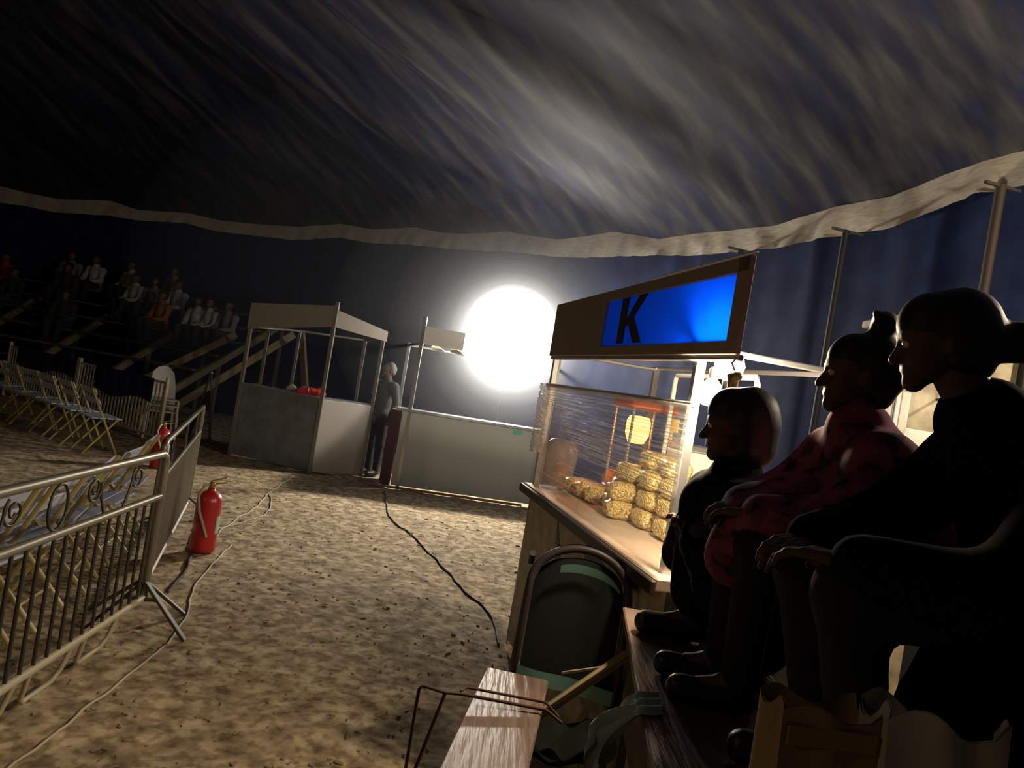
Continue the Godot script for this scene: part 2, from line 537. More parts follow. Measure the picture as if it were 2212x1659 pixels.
# ---------------------------------------------------------------- tent shell
func tent() -> void:
	var fold := FastNoiseLite.new()
	fold.seed = 5; fold.frequency = 1.0; fold.fractal_octaves = 3
	# roof: a shallow cone that sags between its ropes, 4 cm thick
	var rf := func(u: float, w: float) -> Vector3:
		var deg := -u * 360.0
		var r := lerpf(RADIUS + 0.1, 0.5, w)
		var y := eave(deg, 1) * (1.0 - w) + 4.3 * w + (RADIUS - r) * 0.25 - 0.35 * sin(PI * w) * (0.75 + 0.25 * sin(deg_to_rad(deg) * 24.0))
		y += fold.get_noise_2d(u * 90.0, w * 5.0) * 0.10 * minf(1.0, w * 8.0)
		return ring(deg, r, y)
	var roof := MB.new()
	roof.slab(360, 26, rf, Vector3(0, 0.04, 0), Vector2(9.0, 1.4))
	# stains run slantwise down the cloth
	for i in roof.uv.size():
		roof.uv[i] = Vector2(roof.uv[i].x * 2.6 - roof.uv[i].y * 0.95, roof.uv[i].y * 0.55)
	struct("ceiling", roof, M.roof_canvas, "dark navy canvas tent roof streaked with dirty grey stains")
	# valance: the pale strip that hangs along the eave
	var val := MB.new()
	var vf := func(u: float, w: float) -> Vector3:
		var deg := -u * 360.0
		var r := RADIUS - 0.06 - 0.05 * w + fold.get_noise_2d(u * 260.0, w * 0.5 + 9.0) * 0.05 * (0.35 + w)
		return ring(deg, r, lerpf(eave(deg, 1), eave(deg, 2), w))
	val.slab(1080, 4, vf, Vector3(0, 0.004, 0), Vector2(60, 1))
	struct("trim_1", val, M.valance_canvas, "pale scalloped valance strip hanging along the eave of the tent")
	# wall of blue canvas in panels between the poles
	var wall := Node3D.new()
	wall.name = "wall_round"
	add_child(wall)
	tag(wall, "dark blue canvas side wall hanging round the tent below the pale valance", "", "", "structure")
	for k in 24:
		var d0 := 4.6 + k * 15.0
		var wf := func(u: float, w: float) -> Vector3:
			var deg := d0 - u * 15.0
			return ring(deg, RADIUS + 0.02 + fold.get_noise_2d(deg * 0.5, w * 0.8) * 0.035, lerpf(4.25, -0.02, w))
		var p := MB.new()
		p.slab(44, 8, wf, ring(d0 - 7.5, 0.03) - TENT, Vector2(2, 2))
		part("canvas_panel", p, M.wall_canvas, wall)
	# poles that carry the eave
	var labels := ["rusty tent pole nearest the dark-haired woman, standing against blue canvas", "second tent pole, thin and dark, above the girl's bun", "third tent pole, faint, just beyond the blue sign"]
	var degs := [19.6, 25.5, 30.9]
	for k in 3:
		var p := thing("tent_pole", labels[k], "pole", ring(degs[k], RADIUS - 0.28), 0.0, "poles under the eave")
		var st := MB.new()
		st.tube([Vector3(0, 0, 0), Vector3(0, 2.0, 0), Vector3(0, eave(degs[k], 2) - 0.02, 0)], 0.042 if k == 0 else 0.035, 12)
		part("pole", st, hexmat("pole_paint_%d" % k, "33281f" if k == 0 else "1a1a1d", 0.7), p)
		var hd := MB.new()
		hd.beam(Vector3(-0.17, eave(degs[k], 2) - 0.03, 0.05), Vector3(0.2, eave(degs[k], 2) - 0.03, -0.05), 0.03, 0.025)
		part("head_plate", hd, M.dark_tube, p)
		var bs := MB.new()
		bs.lathe([Vector2(0.0, 0.0), Vector2(0.11, 0.0), Vector2(0.11, 0.015), Vector2(0.05, 0.02), Vector2(0.045, 0.06)], 12)
		part("base_plate", bs, M.dark_tube, p)

func ground() -> void:
	var g := MB.new()
	var f := func(u: float, w: float) -> Vector3:
		var x := lerpf(-5.9, 3.9, u)
		var z := lerpf(-0.1, -13.9, w)
		return Vector3(x, soil(x, z), z)
	g.sheet(200, 280, f, Vector2(9.8, 13.8), true)
	# the rest of the tent's earth floor: four flat strips round the rough patch
	for q in [[-29.0, -5.9, -19.0, 17.0], [3.9, 7.0, -19.0, 17.0], [-5.9, 3.9, -19.0, -13.9], [-5.9, 3.9, -0.1, 17.0]]:
		g.poly([Vector3(q[0], 0, q[2]), Vector3(q[1], 0, q[2]), Vector3(q[1], 0, q[3]), Vector3(q[0], 0, q[3])], Vector3.UP)
	g.poly([Vector3(-29, -0.3, -19), Vector3(7, -0.3, -19), Vector3(7, -0.3, 17), Vector3(-29, -0.3, 17)], Vector3.DOWN)
	struct("floor", g, M.dirt, "trodden brown earth floor with dust, chips and shallow footprints")
	# crumbs of earth and wood chips
	var mm := MultiMesh.new()
	mm.transform_format = MultiMesh.TRANSFORM_3D
	var cl := MB.new()
	cl.blob([[Vector3(-0.4, 0, 0), Vector3(0.3, 0.05, 0.2), 0.5, 0.35], [Vector3(0.2, 0, -0.3), Vector3(0.4, 0, 0.0), 0.4, 0.3]], 0.3, 0.2)
	mm.mesh = cl.mesh()
	mm.instance_count = 2600
	for i in 2600:
		var x := rng.randf_range(-3.4, 1.2)
		var d := 1.4 + 9.5 * pow(rng.randf(), 1.6)
		var s := rng.randf_range(0.004, 0.013) * (1.6 if rng.randf() < 0.08 else 1.0)
		var b := Basis(Vector3.UP, rng.randf() * TAU).scaled_local(Vector3(s * rng.randf_range(1.0, 2.4), s * 0.8, s))
		mm.set_instance_transform(i, Transform3D(b, Vector3(x, soil(x, -d) + s * 0.25, -d)))
	var mi := MultiMeshInstance3D.new()
	mi.name = "earth_crumbs"
	mi.multimesh = mm
	mi.material_override = hexmat("crumb", "96856a", 1.0)
	add_child(mi)
	tag(mi, "crumbs of dry earth and wood chips scattered over the trodden floor", "debris", "", "stuff")

func haze() -> void:
	# fog volumes added to draw the lamp's glare, densest at the lamp
	for q in [[Vector3(2.0, 2.0, 1.6), 0.5, 0.05], [Vector3(2.4, 2.4, 2.0), 0.25, 0.1], [Vector3(3.0, 3.0, 2.4), 0.1, 0.2], [Vector3(3.9, 3.8, 3.2), 0.035, 0.5], [Vector3(5.4, 4.4, 4.6), 0.012, 1.0], [Vector3(9.5, 5.8, 7.6), 0.004, 2.5]]:
		var fog := FogVolume.new()
		fog.name = numbered(self, "glare_haze")
		fog.shape = RenderingServer.FOG_VOLUME_SHAPE_ELLIPSOID
		fog.size = q[0]
		fog.position = LAMP + Vector3(0, -0.05, q[2])
		var m := FogMaterial.new()
		m.density = q[1]; m.albedo = Color(0.93, 0.95, 1.0)
		fog.material = m
		add_child(fog)
		tag(fog, "haze added for the glare around the floodlight behind the long counter", "haze", "haze added for the floodlight glare", "stuff")

# ---------------------------------------------------------------- the two grey booths
func panel_between(a: Vector3, b: Vector3, y0: float, y1: float, th := 0.03) -> MB:
	var m := MB.new()
	m.beam(a + Vector3(0, (y0 + y1) / 2, 0), b + Vector3(0, (y0 + y1) / 2, 0), th, y1 - y0, 0.004)
	return m

func bar(a: Vector3, b: Vector3, w := 0.045) -> MB:
	var m := MB.new()
	m.beam(a, b, w, w, 0.005)
	return m

func booths() -> void:
	var L := Vector3(-3.93, 0, -10.97)
	var C := Vector3(-2.62, 0, -10.55)
	var R := Vector3(-1.99, 0, -11.05)
	var BL := Vector3(-4.05, 0, -12.15)
	var BR := Vector3(-2.5, 0, -12.3)
	var t := thing("kiosk", "open grey corner kiosk with bare posts and a red bundle on its counter", "kiosk")
	part("front_panel", panel_between(L, C, 0.03, 1.06), M.booth_panel, t)
	part("side_panel", panel_between(C, R, 0.03, 1.06), M.booth_side, t)
	part("side_panel", panel_between(L, BL, 0.03, 1.06), M.booth_panel, t)
	part("counter", panel_between(L + Vector3(0.03, 0, -0.14), C + Vector3(0.0, 0, -0.14), 1.06, 1.085, 0.34), M.steel_counter, t)
	part("counter", panel_between(C + Vector3(-0.08, 0, -0.12), R + Vector3(-0.12, 0, -0.1), 1.062, 1.084, 0.3), M.steel_counter, t)
	for q in [[L, 0.0, 1.92], [C, 0.0, 2.46], [R, 0.0, 2.07], [Vector3(-3.5, 0, -12.0), 0.0, 2.0], [BL, 0.0, 2.0], [BR, 0.0, 2.05]]:
		part("post", bar(q[0] + Vector3(0, q[1], 0), q[0] + Vector3(0, q[2], 0), 0.055), M.galvanised, t)
	# fascia boards: the front one hangs lower at its far end
	for q in [[L + Vector3(-0.03, 0, 0), C, 1.89, 2.265, 2.10, 2.40], [C, R + Vector3(0.04, 0, 0), 2.10, 2.345, 2.03, 2.18]]:
		var st := MB.new()
		var a: Vector3 = q[0]
		var b: Vector3 = q[1]
		var o := (b - a).cross(Vector3.UP).normalized() * 0.03
		var P := [a + Vector3(0, q[2], 0), b + Vector3(0, q[4], 0), b + Vector3(0, q[5], 0), a + Vector3(0, q[3], 0)]
		st.poly([P[0] + o, P[1] + o, P[2] + o, P[3] + o], o)
		st.poly(P, -o)
		for k in 4:
			st.poly([P[k], P[(k + 1) % 4], P[(k + 1) % 4] + o, P[k] + o], (P[k] + P[(k + 1) % 4]) - (P[(k + 2) % 4] + P[(k + 3) % 4]))
		part("fascia", st, M.booth_fascia, t)
	for q in [[Vector3(-3.5, 2.0, -12.0), L + Vector3(0, 1.92, 0)], [Vector3(-3.5, 2.0, -12.0), BR + Vector3(0, 2.03, 0)], [R + Vector3(0, 2.05, 0), BR + Vector3(0, 2.03, 0)], [BL + Vector3(0, 1.98, 0), L + Vector3(0, 1.9, 0)]]:
		part("rail", bar(q[0], q[1], 0.035), M.galvanised, t)
	# red bundle on the counter, and pale packets
	var bl := MB.new()
	bl.blob([[Vector3(-0.14, 0.05, 0), Vector3(0.02, 0.06, 0.01), 0.05, 0.06], [Vector3(0.06, 0.06, 0), Vector3(0.15, 0.1, -0.02), 0.05, 0.04], [Vector3(0.12, 0.04, 0.03), Vector3(0.2, 0.05, 0), 0.04, 0.035]], 0.018, 0.03)
	var rb := thing("cloth_bundle", "small bright red cloth bundle lying on the kiosk counter", "bundle", Vector3(-2.86, 1.072, -10.76), 0.2)
	part("cloth", bl, hexmat("red_cloth", "c8221a", 0.8), rb)
	var strap := MB.new()
	strap.tube([Vector3(-0.02, 0.0, 0.07), Vector3(-0.02, 0.1, 0.075), Vector3(-0.02, 0.125, 0.0), Vector3(-0.02, 0.1, -0.06)], 0.006, 6)
	part("tie", strap, M.red_paint, rb)
	for k in 2:
		var pk := MB.new()
		pk.blob([[Vector3(-0.03, 0.04, 0), Vector3(0.04, 0.05, 0), 0.04, 0.045], [Vector3(0, 0.08, 0), Vector3(0.02, 0.11, 0), 0.03, 0.01]], 0.015, 0.03)
		var o := part("paper_packet", pk, hexmat("packet_paper_%d" % k, ["a39472", "b9a98a"][k], 0.7), self)
		tag(o, ["pale tied packet behind the red bundle, nearer the kiosk's corner", "pale tied packet behind the red bundle, further from the kiosk's corner"][k], "packet", "packets on the kiosk counter")
		o.position = Vector3([-3.0, -3.17][k], 1.083, -10.87)

	# the long booth with the bright steel counter edge
	var l2 := Vector3(-1.45, 0, -10.45)
	var r2 := Vector3(0.62, 0, -10.78)
	var bl2 := Vector3(-1.72, 0, -11.9)
	var br2 := Vector3(0.7, 0, -12.2)
	var b2 := thing("counter_booth", "long grey booth with a bright steel counter and bare posts before the floodlight", "booth")
	part("front_panel", panel_between(l2, r2, 0.05, 1.1), hexmat("long_booth_panel", "c6d2d2", 0.5), b2)
	part("end_panel", panel_between(l2 + Vector3(-0.17, 0, -0.12), l2 + Vector3(-0.02, 0, 0.0), 0.02, 1.09), M.dark_red, b2)
	part("end_panel", panel_between(l2 + Vector3(-0.17, 0, -0.12), l2 + Vector3(-0.2, 0, -0.75), 0.02, 1.09), M.dark_red, b2)
	part("end_panel", panel_between(r2, br2, 0.04, 1.09), M.booth_panel, b2)
	part("counter", panel_between(l2 + Vector3(-0.1, 0, -0.12), r2 + Vector3(0.02, 0, -0.12), 1.10, 1.135, 0.36), M.steel_counter, b2)
	part("ground_rail", panel_between(l2 + Vector3(-0.3, 0, 0.07), r2 + Vector3(-0.2, 0, 0.06), 0.005, 0.035, 0.05), M.wood_lit, b2)
	for q in [[l2 + Vector3(0.1, 0, -0.02), 2.46], [r2, 2.4], [bl2, 2.1], [br2, 2.1]]:
		part("post", bar(q[0], q[0] + Vector3(0, q[1], 0), 0.055), M.aluminium, b2)
	var glow := hexmat("fascia_canvas", "c9c6bd", 0.7)
	glow.backlight_enabled = true; glow.backlight = Color(0.5, 0.5, 0.5)  # translucent so the lamp behind lends the fascia its glare
	part("fascia", panel_between(l2 + Vector3(0.1, 0, 0), l2.lerp(r2, 0.33), 2.07, 2.32, 0.004), glow, b2)
	# past the board, an added translucent strip lets the lamp's glare run unbroken
	var thin := hexmat("glare_strip", "f0eee8", 0.7)
	thin.backlight_enabled = true; thin.backlight = Color(1, 1, 1)
	part("glare_strip", panel_between(l2.lerp(r2, 0.33), r2, 2.07, 2.25, 0.003), thin, b2)
	part("rail", bar(bl2 + Vector3(0, 2.06, 0), l2 + Vector3(0.1, 2.07, -0.02), 0.035), M.aluminium, b2)
	part("rail", bar(bl2 + Vector3(0, 2.06, 0), br2 + Vector3(0, 2.06, 0), 0.035), M.aluminium, b2)
	part("rail", bar(r2 + Vector3(0, 2.07, 0), br2 + Vector3(0, 2.06, 0), 0.035), M.aluminium, b2)
	# two crumpled bags hanging from the rail under the fascia
	for k in 2:
		var hg := MB.new()
		hg.blob([[Vector3(-0.07, -0.03, 0), Vector3(0.06, -0.05, 0.02), 0.03, 0.025], [Vector3(0.0, -0.02, 0), Vector3(0.1, -0.07, 0), 0.02, 0.015]], 0.012, 0.02)
		var o := part("hanging_bag", hg, hexmat("hanging_bag_%d" % k, "cfccc0", 0.5), self)
		tag(o, ["crumpled pale bag hung under the long booth's fascia, beside its tall post", "crumpled pale bag hung under the long booth's fascia, nearer the floodlight"][k], "bag", "bags hung under the fascia")
		o.position = Vector3([-1.12, -0.85][k], 2.075, -10.56)
	# small teal sticker near the counter's end
	var tq := MB.new()
	tq.box(Vector3.ZERO, Vector3(0.13, 0.06, 0.004), Basis(), 0.001)
	var card := part("teal_card", tq, hexmat("teal", "4fd6c0", 0.4), self)
	tag(card, "little bright teal card stuck under the steel counter's end", "card")
	card.position = Vector3(0.2, 1.045, -10.69); card.rotation = Vector3(0, 0.158, 0.06)

# ---------------------------------------------------------------- the popcorn stall
func stall_at(s: float, y: float, tt: float) -> Vector3:   # along the counter, up, in behind the counter
	return Vector3(s, y, -tt)

func popcorn_stall() -> void:
	var turn := -atan2(0.977, 0.21)
	var t := thing("popcorn_stall", "popcorn stall with steel frame, clear film screen and glowing blue sign", "stall", Vector3(0.244, 0, -5.03), turn)
	var X := t.transform
	var pm := hexmat("stall_front", "cfc3a6", 0.55)
	triplanar(pm, noise_tex(41, 0.03, [[0.0, "b4b0a6"], [1.0, "ffffff"]], 256, 4), Vector3.ONE * 0.8)
	var b := MB.new()
	b.box(stall_at(1.1, 0.53, 0.01), Vector3(2.2, 1.0, 0.02), Basis(), 0.004)
	part("front_panel", b, pm, t)
	b = MB.new(); b.box(stall_at(0.01, 0.53, 0.38), Vector3(0.02, 1.0, 0.72), Basis(), 0.004)
	part("end_panel", b, pm, t)
	b = MB.new(); b.box(stall_at(2.19, 0.53, 0.38), Vector3(0.02, 1.0, 0.72), Basis(), 0.004)
	part("end_panel", b, hexmat("stall_end", "5b564c", 0.7), t)
	b = MB.new(); b.box(stall_at(1.1, 1.055, 0.35), Vector3(2.26, 0.05, 0.8), Basis(), 0.006)
	part("counter_top", b, hexmat("stall_counter", "cdb9a6", 0.45), t)
	b = MB.new(); b.box(stall_at(1.1, 1.045, -0.062), Vector3(2.28, 0.055, 0.024), Basis(), 0.005)
	part("counter_trim", b, hexmat("stall_trim", "2f2c26", 0.5), t)
	# thin dark overlays on the front panel: a spike, and the counter's painted shadow
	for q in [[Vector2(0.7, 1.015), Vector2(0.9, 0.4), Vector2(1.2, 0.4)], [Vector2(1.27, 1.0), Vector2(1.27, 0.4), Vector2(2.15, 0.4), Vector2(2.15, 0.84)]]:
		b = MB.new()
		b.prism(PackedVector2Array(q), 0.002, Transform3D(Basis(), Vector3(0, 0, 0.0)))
		part("dark_overlay", b, hexmat("overlay_dark", "2b2830", 0.5), t)
	for q in [[0.02, 0.02, 0.0, 1.95], [2.13, 0.03, 0.0, 1.95], [0.02, 0.74, 0.0, 2.0], [2.2, 0.74, 0.0, 2.0]]:
		b = MB.new()
		b.box(stall_at(q[0], (q[2] + q[3]) / 2, q[1]), Vector3(0.04, q[3] - q[2], 0.04), Basis(), 0.004)
		part("post", b, M.aluminium, t)
	for q in [[stall_at(-0.02, 1.94, 0.0), stall_at(2.5, 1.94, 0.0)], [stall_at(0.02, 1.98, 0.0), stall_at(0.02, 1.98, 0.76)], [stall_at(2.2, 1.98, 0.0), stall_at(2.2, 1.98, 0.76)], [stall_at(0.0, 1.99, 0.74), stall_at(2.22, 1.99, 0.74)], [stall_at(0.02, 1.755, -0.012), stall_at(2.22, 1.755, -0.012)]]:
		part("rail", bar(q[0], q[1], 0.024), M.aluminium, t)
	# inner frame of tube that carries the bulbs
	var fr := MB.new()
	fr.tube([stall_at(0.98, 1.08, 0.46), stall_at(0.98, 1.90, 0.46), stall_at(1.02, 1.92, 0.45), stall_at(2.1, 1.91, 0.3), stall_at(2.12, 1.88, 0.3), stall_at(2.12, 1.08, 0.3)], 0.013, 8)
	part("inner_frame", fr, M.white_paint, t)
	# fascia strips round the blue sign
	var fm := hexmat("stall_fascia", "a8988a", 0.75)
	for q in [[0.5, 2.125, 1.04, 0.35], [1.75, 2.272, 1.5, 0.055], [1.75, 1.974, 1.5, 0.05], [2.46, 2.125, 0.09, 0.35]]:
		b = MB.new()
		b.box(stall_at(q[0], q[1], -0.016), Vector3(q[2], q[3], 0.018), Basis(), 0.003)
		part("fascia", b, fm, t)
	part("rail", bar(stall_at(1.6, 2.31, -0.016), stall_at(2.52, 2.31, -0.016), 0.012), M.aluminium, t)
	var sg := MB.new()
	sg.slab(30, 8, func(u, w): return stall_at(1.0 + 1.44 * u, 1.985 + 0.275 * w, -0.012 - 0.004 * sin(u * 9.0 + w * 4.0)), Vector3(0, 0, -0.0015))
	var blue := hexmat("sign_blue", "2050e8", 0.6)
	blue.backlight_enabled = true; blue.backlight = Color(0.14, 0.55, 1.0)
	var sign_ := part("sign_panel", sg, blue, t)
	sign_.set_meta("label", "translucent blue sign lit from behind")
	var tm := TextMesh.new()
	var sf := SystemFont.new()
	sf.font_names = PackedStringArray(["Droid Sans"]); sf.font_weight = 700
	tm.text = "K"; tm.font = sf; tm.font_size = 64; tm.pixel_size = 0.0048; tm.depth = 0.003
	var kk := part("letter", tm, hexmat("sign_letter", "3d342c", 0.7), sign_)
	kk.position = stall_at(1.4, 2.12, -0.022); kk.scale = Vector3(2.0, 1.05, 1.0)
	# clear film wrapped round the front, with its folds
	var film := StandardMaterial3D.new()
	film.resource_name = "clear_film"; film.albedo_color = Color(1, 1, 1, 0.05); film.roughness = 0.12; film.transparency = BaseMaterial3D.TRANSPARENCY_ALPHA
	var fold := FastNoiseLite.new()
	fold.seed = 9; fold.frequency = 1.0; fold.fractal_octaves = 3
	var fs := MB.new()
	fs.sheet(60, 110, func(u, w): return stall_at(0.03 + 2.2 * u, lerpf(1.1, 1.755, w), -0.03 + 0.006 * fold.get_noise_2d(u * 2.5, w * 30.0)))
	var fp := part("film_screen", fs, film, t)
	var fold_m := StandardMaterial3D.new()
	fold_m.resource_name = "film_fold"; fold_m.albedo_color = Color(0.95, 0.93, 0.9, 0.55); fold_m.roughness = 0.35; fold_m.transparency = BaseMaterial3D.TRANSPARENCY_ALPHA
	for k in 24:
		var y := 1.738 - 0.015 * k - rng.randf() * 0.006
		var s0 := 0.1 + maxf(0.0, 1.70 - y) * 2.6 + rng.randf() * 0.05
		var hh := rng.randf_range(0.004, 0.009) if k > 1 else 0.016
		var ff := MB.new()
		ff.sheet(24, 2, func(u, w): return stall_at(lerpf(s0, 2.22, u), y + hh * w + 0.006 * fold.get_noise_2d(u * 3.0 + k, 4.0), -0.036 - 0.002 * w))
		part("film_fold", ff, fold_m, fp)
	var haze_m := StandardMaterial3D.new()
	haze_m.resource_name = "film_double"; haze_m.albedo_color = Color(0.8, 0.76, 0.72, 0.14); haze_m.roughness = 0.4; haze_m.transparency = BaseMaterial3D.TRANSPARENCY_ALPHA
	for q in [[0.1, 1.72, 1.12, 1.36], [1.1, 1.62, 2.2, 1.35]]:
		var dm := MB.new()
		dm.poly([stall_at(q[0], q[1], -0.034), stall_at(q[2], q[3], -0.034), stall_at(q[2], 1.1, -0.034), stall_at(q[0], 1.1, -0.034)], Vector3(0, 0, 1))
		part("film_overlap", dm, haze_m, fp)
	var cr := MB.new()
	cr.sheet(26, 60, func(u, w):
		var a: float = u * TAU
		var r: float = 0.034 + 0.022 * fold.get_noise_2d(cos(a) * 1.5 + 9.0, w * 22.0 + sin(a) * 1.5)
		return stall_at(0.05 + cos(a) * r, lerpf(1.3, 1.76, w), -0.03 + sin(a) * r))
	var crm := StandardMaterial3D.new()
	crm.resource_name = "film_bunch"; crm.albedo_color = Color(0.85, 0.85, 0.84, 0.4); crm.roughness = 0.3; crm.transparency = BaseMaterial3D.TRANSPARENCY_ALPHA; crm.metallic_specular = 0.9
	part("film_bunch", cr, crm, fp)
	stall_goods(X)

func bulb(X: Transform3D, at: Vector3, label: String, energy: float, upright := false) -> void:
	var t := thing("light_bulb", label, "bulb", X * at, 0.0, "bulbs in the popcorn stall")
	var g := MB.new()
	g.lathe([Vector2(0.0, -0.06), Vector2(0.026, -0.056), Vector2(0.046, -0.038), Vector2(0.054, -0.012), Vector2(0.047, 0.014), Vector2(0.028, 0.036), Vector2(0.016, 0.05), Vector2(0.0, 0.05)], 18)
	var em := hexmat("bulb_glow", "ffffff", 0.4)
	em.emission_enabled = true; em.emission = Color(1.0, 0.93, 0.8); em.emission_energy_multiplier = 12.0
	part("glass", g, em, t)
	var s := MB.new()
	s.lathe([Vector2(0.017, 0.045), Vector2(0.019, 0.05), Vector2(0.019, 0.085), Vector2(0.012, 0.095), Vector2(0.0, 0.096)], 14)
	part("socket", s, M.black_plastic, t)
	var w := MB.new()
	var top := Vector3(0, maxf(0.11, 1.94 - at.y), 0)
	if upright:   # stands on an arm from the corner post
		top = Vector3(-0.05, 0.13, 0.17)
	w.tube([Vector3(0, 0.09, 0), Vector3(0.0, 0.105, 0.002), top], 0.004, 6)
	part("flex", w, M.black_plastic, t)
	if upright:
		t.rotation.x = PI
	lamp_light(OmniLight3D.new(), "bulb_light", Vector3(0, -0.01, 0), energy, Color(1.0, 0.9, 0.74), 0.04, t)

func pillow(sx: float, sy: float, sz: float, seed_: int) -> MB:   # a puffed bag lying down, base at y 0
	var f := FastNoiseLite.new()
	f.seed = seed_; f.frequency = 1.0; f.fractal_octaves = 2
	var b := MB.new()
	b.sheet(30, 18, func(u, w):
		var a: float = u * TAU
		var e: float = (w - 0.5) * PI
		var ca := signf(cos(a)) * pow(absf(cos(a)), 0.55)
		var sa := signf(sin(a)) * pow(absf(sin(a)), 0.55)
		var ce := pow(maxf(cos(e), 0.0), 0.5)
		var p := Vector3(ca * ce * sx, signf(sin(e)) * pow(absf(sin(e)), 0.75) * sy, sa * ce * sz)
		p *= 1.0 + 0.10 * f.get_noise_3d(p.x * 26.0, p.y * 26.0, p.z * 26.0) + 0.05 * f.get_noise_3d(p.x * 70.0, p.y * 70.0, p.z * 70.0)
		return p + Vector3(0, sy, 0), Vector2(2, 1), true)
	return b

func stall_goods(X: Transform3D) -> void:
	bulb(X, Vector3(2.32, 1.91, -0.06), "upper blazing bulb just under the blue sign's end", 2.2, true)
	bulb(X, Vector3(2.2, 1.82, -0.06), "lower blazing bulb hanging beside the stall's inner frame", 1.1)
	var pop := mat("popcorn", Color(1, 1, 1), 0.6)
	triplanar(pop, noise_tex(51, 0.05, [[0.0, "7d5f1f"], [0.35, "bd9a45"], [0.55, "e6cf86"], [0.8, "f6ecc4"], [1.0, "fffbe8"]], 256, 2), Vector3.ONE * 5.0, false)
	pop.heightmap_enabled = true; pop.heightmap_texture = noise_tex(51, 0.05, [], 256, 2); pop.heightmap_scale = 1.2
	pop.clearcoat_enabled = true; pop.clearcoat = 0.7; pop.clearcoat_roughness = 0.15
	var band := hexmat("red_print", "a3262a", 0.4)
	var src := []
	for k in 3:
		var o := thing("popcorn_bag", "", "popcorn bag", Vector3.ZERO, 0.0, "bags of popcorn on the stall counter")
		part("bag", pillow(0.1, 0.052, 0.07, 60 + k), pop, o)
		var rb := MB.new()
		rb.sheet(16, 2, func(u, w): return Vector3(lerpf(-0.07, 0.06, u), 0.098 - 0.09 * pow(u - 0.5, 2.0) - 0.013 * w, 0.034 + 0.022 * w), Vector2.ONE, true)
		if k != 1:
			part("printed_band", rb, band, o)
		var tw := MB.new()
		tw.tube([Vector3(0.098, 0.05, 0), Vector3(0.115, 0.055, 0.004), Vector3(0.135, 0.066, -0.004)], 0.012, 8, 0.02)
		part("twisted_end", tw, M.white_paint, o)
		src.append(o)
	# [s, t, y, turn, kind, label]
	var spots := [
		[1.18, 0.34, 1.082, 0.9, 0, "bottom popcorn bag of the stack nearest the counter's near end"],
		[1.19, 0.35, 1.182, 0.95, 2, "second popcorn bag up in the stack nearest the counter's near end"],
		[1.17, 0.35, 1.282, 0.85, 1, "third popcorn bag up in the stack nearest the counter's near end"],
		[0.98, 0.27, 1.082, 2.4, 1, "popcorn bag standing at the foot of the tall stack, end on"],
		[0.98, 0.27, 1.182, 2.5, 0, "popcorn bag, end on, second of the side stack"],
		[0.9, 0.33, 1.282, 1.2, 1, "popcorn bag across the top of the side stack"],
		[0.74, 0.32, 1.082, 0.7, 2, "popcorn bag at the middle of the heap's bottom row"],
		[0.72, 0.36, 1.18, 0.6, 1, "popcorn bag on the middle of the heap"],
		[0.52, 0.3, 1.082, 2.2, 1, "popcorn bag near the pink candy bag, larger one"],
		[0.36, 0.28, 1.082, 2.5, 1, "small popcorn bag in the low row, second from the corner post"],
		[0.2, 0.26, 1.082, 2.7, 0, "last popcorn bag of the low row, by the corner post"],
		[1.02, 0.4, 1.375, 0.8, 0, "topmost popcorn bag in front of the warm cabinet"],
		[1.3, 0.4, 1.372, 0.7, 2, "bright topmost popcorn bag with red print under the yellow card"],
		[1.44, 0.36, 1.28, 0.95, 0, "popcorn bag high beside the nearest customer's shoulder"],
		[1.44, 0.36, 1.182, 1.0, 1, "popcorn bag two below the customer's shoulder in the hidden stack"],
		[1.45, 0.35, 1.082, 0.9, 1, "bottom popcorn bag behind the nearest customer"]]
	for i in spots.size():
		var q: Array = spots[i]
		var o: Node3D = src[q[4]] if not src[q[4]].has_meta("used") else dup(src[q[4]], "popcorn_bag", "", Vector3.ZERO, 0)
		src[q[4]].set_meta("used", true)
		o.position = X * stall_at(q[0], q[2], q[1])
		o.rotation = Vector3(0, X.basis.get_euler().y + q[3] - 0.9, 0)
		o.set_meta("label", q[5])
	# jar in a plastic bag at the corner
	var j := thing("sweet_bag", "clear plastic bag of sweets standing at the counter's corner post", "bag", X * stall_at(0.14, 1.08, 0.12), 0.3)
	var jm := StandardMaterial3D.new()
	jm.resource_name = "jar_plastic"; jm.albedo_color = Color(0.75, 0.72, 0.66, 0.3); jm.roughness = 0.3; jm.transparency = BaseMaterial3D.TRANSPARENCY_ALPHA
	var jb := MB.new()
	jb.lathe([Vector2(0.0, 0.0), Vector2(0.09, 0.0), Vector2(0.11, 0.03), Vector2(0.108, 0.17), Vector2(0.12, 0.22), Vector2(0.11, 0.29), Vector2(0.07, 0.33), Vector2(0.0, 0.34)], 20)
	part("bag", jb, jm, j)
	var jc := MB.new()
	for i in 14:
		var p := Vector3(rng.randf_range(-0.06, 0.06), 0.03 + 0.014 * i * 0.7, rng.randf_range(-0.06, 0.06))
		jc.blob([[p, p + Vector3(0.02, 0.01, 0.01), 0.026, 0.022]], 0.012, 0.01)
	part("sweets", jc, hexmat("sweets", "8d5d48", 0.6), j)
	# pink candy bag
	var cb := thing("candy_bag", "orange pink bag of candy floss between the sweets and the popcorn", "candy bag", X * stall_at(0.3, 1.08, 0.5), -0.9)
	part("bag", pillow(0.12, 0.1, 0.08, 71), hexmat("candy_pink", "e38b62", 0.6), cb)
	var tie := MB.new()
	tie.tube([Vector3(0, 0.19, 0), Vector3(0.01, 0.22, 0), Vector3(0.0, 0.26, 0.01)], 0.014, 8, 0.03)
	part("tied_neck", tie, M.white_paint, cb)
